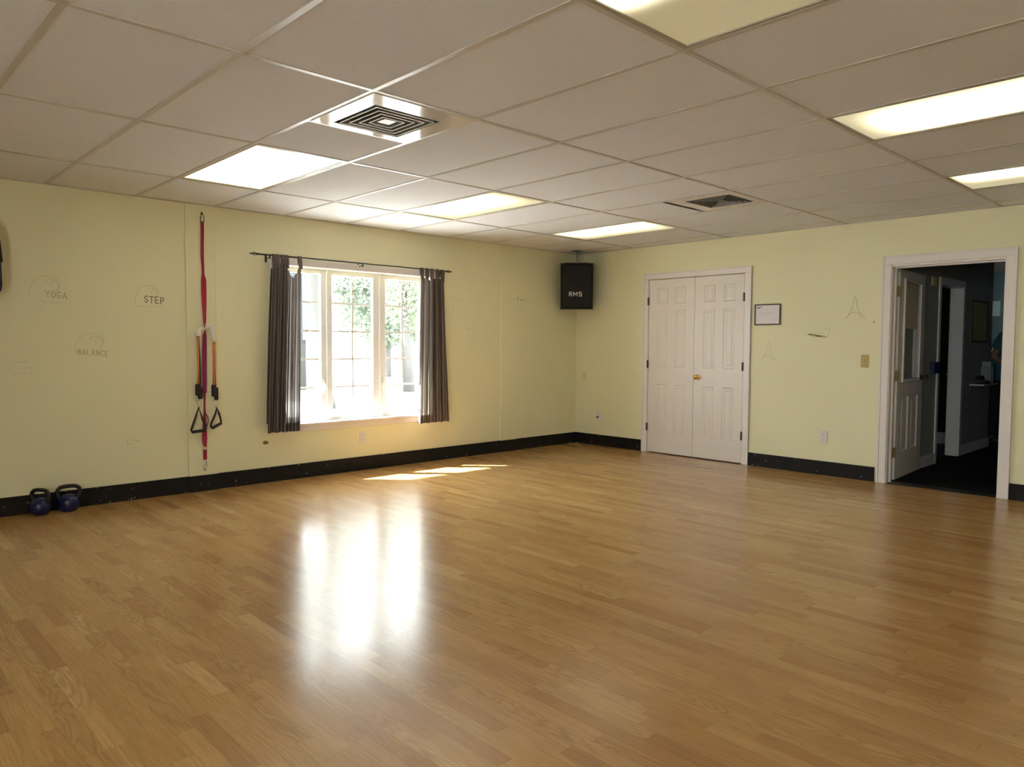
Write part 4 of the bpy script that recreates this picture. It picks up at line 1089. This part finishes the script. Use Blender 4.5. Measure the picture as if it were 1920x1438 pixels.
for fx_, fy_ in ((PX-.02, PY-.115), (PX+.03, PY+.115)):
    skin_mesh('shoe', [(fx_-.03,fy_,.060),(fx_+.03,fy_,.060),(fx_+.13,fy_,.052),(fx_+.21,fy_,.042)], [(0,1),(1,2),(2,3)], [.066,.070,(.066,.056),(.052,.044)], M['black'], pe)

# ------------------------------------------------------------------ outside the window
struct(MB().box(-60, -50, -.42, 40, 50, -.35).build('ground', M['ground']), 'pale sunlit pavement outside the window', 'ground')
def tree(name, label, x, y, trunk, crown, n, leaf, mats, seed):
    rnd = random.Random(seed)
    r = thing(name, (x, y, -.35), label, 'tree')
    P, R = trunk
    tr = MB().tube(P, R, 14)
    for (cx, cy, cz, a, b, c) in crown:
        tr.tube([P[-2], (cx*.6+P[-2][0]*.4, cy*.6+P[-2][1]*.4, cz*.75+P[-2][2]*.25), (cx, cy, cz)], [R[-1]*.8, R[-1]*.5, R[-1]*.2], 8)
    tr.build('trunk', mats[0], r, True)
    m = MB()
    for (cx, cy, cz, a, b, c) in crown:
        for _ in range(n):
            while True:
                p = Vector((rnd.uniform(-1, 1), rnd.uniform(-1, 1), rnd.uniform(-1, 1)))
                if .25 < p.length < 1: break
            q = Vector((cx+p.x*a, cy+p.y*b, cz+p.z*c))
            d = Vector((rnd.uniform(-1, 1), rnd.uniform(-1, 1), rnd.uniform(-.8, .4))).normalized()
            e = d.orthogonal().normalized(); e = (e*math.cos(rnd.random()*6)+d.cross(e)*math.sin(rnd.random()*6)).normalized()
            s = leaf*rnd.uniform(.6, 1.3)
            m.quad(q, q+d*s*.5+e*s*.28, q+d*s, q+d*s*.5-e*s*.28)
    m.build('foliage', mats[1], r)
    return r
tree('street_tree', 'pale-trunked tree seen through the pane beside the left curtain', -10, 1.75,
     ([(-10, 2.12, -.36), (-10, 2.05, .6), (-10, 1.93, 1.6), (-10, 1.78, 2.6), (-10, 1.80, 4.0), (-10, 1.9, 5.2)], [.24, .19, .17, .15, .13, .10]),
     [(-10, 2.9, 3.6, 1.6, 1.05, .95), (-10.2, 3.5, 4.6, 2.0, 1.6, 1.0), (-9.8, 1.2, 5.0, 1.5, 1.5, .9)], 2600, .105, (M['bark'], M['leaf']), 5)
def far(x, y, z, k=1.1745): return (6.19+(x-6.19)*k, -6.99+(y+6.99)*k, 1.227+(z-1.227)*k)
tree('leafy_tree', 'leafy green tree seen through the pane beside the right curtain', -14, 7.4,
     ([far(-11, 5.3, 0)[:2]+(-.36,), far(-11, 5.25, 1.0), far(-11, 5.1, 2.2), far(-11, 5.0, 3.4)], [.20, .17, .14, .11]),
     [far(-11, 5.35, 3.0)+(1.6, 1.15, 1.7), far(-11.3, 6.6, 2.6)+(1.6, 1.5, 1.5), far(-11, 5.2, 4.5)+(1.5, 1.3, 1.1)], 5200, .13, (M['bark_dark'], M['leaf']), 6)
tree('distant_tree', 'hazy dark tree further off behind the leafy one', -24, 13.2,
     ([(-24, 13.2, -.36), (-24, 13.2, 1.5), (-24, 13.1, 4.0), (-24, 13.0, 6)], [.3, .26, .2, .15]),
     [(-24, 13.0, 3.2, 2.4, 2.6, 2.2), (-24, 16.2, 3.4, 2.4, 2.4, 2.4), (-24.5, 10.8, 6.2, 2.3, 2.4, 1.6)], 6500, .24, (M['bark_dark'], M['leaf_dark']), 7)
hs = thing('street_house', (-20, 1.5, -.35), 'pale blue house with white corner boards, seen at the left of the window', 'house')
HX, HY1 = -17.0, 5.35
m = MB()
for i in range(22): m.box(HX-6+.002*0, -6, 1.35+i*.14, HX+.012*(1), HY1, 1.35+i*.14+.13)
m.box(HX-6, -6, 1.35, HX-.01, HY1-.01, 4.5)
m.build('wall', M['siding'], hs)
MB().box(HX-6, -6, -.36, HX-.03, HY1-.03, 1.35).build('foundation', simple('stone', (.024, .026, .021), .9, scale=4, var=.2), hs)
MB().box(HX-.02, HY1-.20, 1.35, HX+.04, HY1+.03, 4.5).build('corner_board', M['house_trim'], hs)
m = MB(); m.v = [(HX-6.4, -6.4, 4.5), (HX+.5, -6.4, 4.5), (HX+.5, HY1+.4, 4.5), (HX-6.4, HY1+.4, 4.5), (HX-3, -6.4, 6.6), (HX-3, HY1+.4, 6.6)]
m.f = [(0,3,2,1), (1,2,5,4), (3,0,4,5), (0,1,4), (2,3,5)]
m.build('roof', M['shingle'], hs)
hd_ = tag(MB().box(-16.4, -2, -.36, -15.6, 4.0, .75, .12).build('low_hedge', leaf_mat('hedge_leaves', (.02, .028, .016), (.035, .045, .024))), 'low clipped hedge in front of the blue house', 'hedge')

# ------------------------------------------------------------------ light
w = bpy.data.worlds.new('sky'); S.world = w; w.use_nodes = True
bgn = w.node_tree.nodes['Background']
bgn.inputs[0].default_value = (.90, .955, 1.0, 1); bgn.inputs[1].default_value = 16.5
sun = bpy.data.lights.new('sun', 'SUN'); sun.energy = 112; sun.angle = math.radians(.6); sun.color = (1, .975, .94)
so = bpy.data.objects.new('sun', sun); COL.objects.link(so)
so.rotation_euler = Vector((1, 1, -1.27)).to_track_quat('-Z', 'Y').to_euler()
so.location = (-10, -10, 12)
po = bpy.data.lights.new('window_portal', 'AREA'); po.shape = 'RECTANGLE'; po.size = WY1-WY0; po.size_y = WZ1-WZ0; po.cycles.is_portal = True
pob = bpy.data.objects.new('window_portal', po); COL.objects.link(pob)
pob.location = (-.17, (WY0+WY1)/2, (WZ0+WZ1)/2); pob.rotation_euler = Vector((1, 0, 0)).to_track_quat('-Z', 'Z').to_euler()
po2 = po.copy(); po2.size = FX1-FX0; po2.size_y = FZ1-FZ0  # light guide for the added rear window
pob2 = bpy.data.objects.new('window_portal', po2); COL.objects.link(pob2)
pob2.location = ((FX0+FX1)/2, RY-.17, (FZ0+FZ1)/2); pob2.rotation_euler = Vector((0, 1, 0)).to_track_quat('-Z', 'Z').to_euler()

# ------------------------------------------------------------------ camera
cam = bpy.data.cameras.new('camera'); co = bpy.data.objects.new('camera', cam); COL.objects.link(co)
cam.sensor_fit = 'HORIZONTAL'; cam.sensor_width = 36; cam.lens = 1383.73/1920*36; cam.clip_start = .02; cam.clip_end = 300
yaw, pit, rol = 2.3821596, -.0521528, .0052868
fw = Vector((math.cos(yaw)*math.cos(pit), math.sin(yaw)*math.cos(pit), math.sin(pit)))
rt = Vector((math.sin(yaw), -math.cos(yaw), 0)); upv = rt.cross(fw)
r2 = rt*math.cos(rol)+upv*math.sin(rol); u2 = -rt*math.sin(rol)+upv*math.cos(rol)
co.matrix_world = Matrix(((r2.x, u2.x, -fw.x, 6.1939), (r2.y, u2.y, -fw.y, -6.9907), (r2.z, u2.z, -fw.z, H-1.1304), (0, 0, 0, 1)))
S.camera = co

# ------------------------------------------------------------------ view
S.view_settings.view_transform = 'Standard'; S.view_settings.look = 'None'
S.view_settings.exposure = 0.26; S.view_settings.gamma = 1.0
S.view_settings.use_curve_mapping = False
S.cycles.use_denoising = True
S.cycles.max_bounces = 14; S.cycles.diffuse_bounces = 7; S.cycles.transparent_max_bounces = 16
S.cycles.sample_clamp_indirect = 12
for o in bpy.data.objects:
    if '_base' in o: del o['_base']
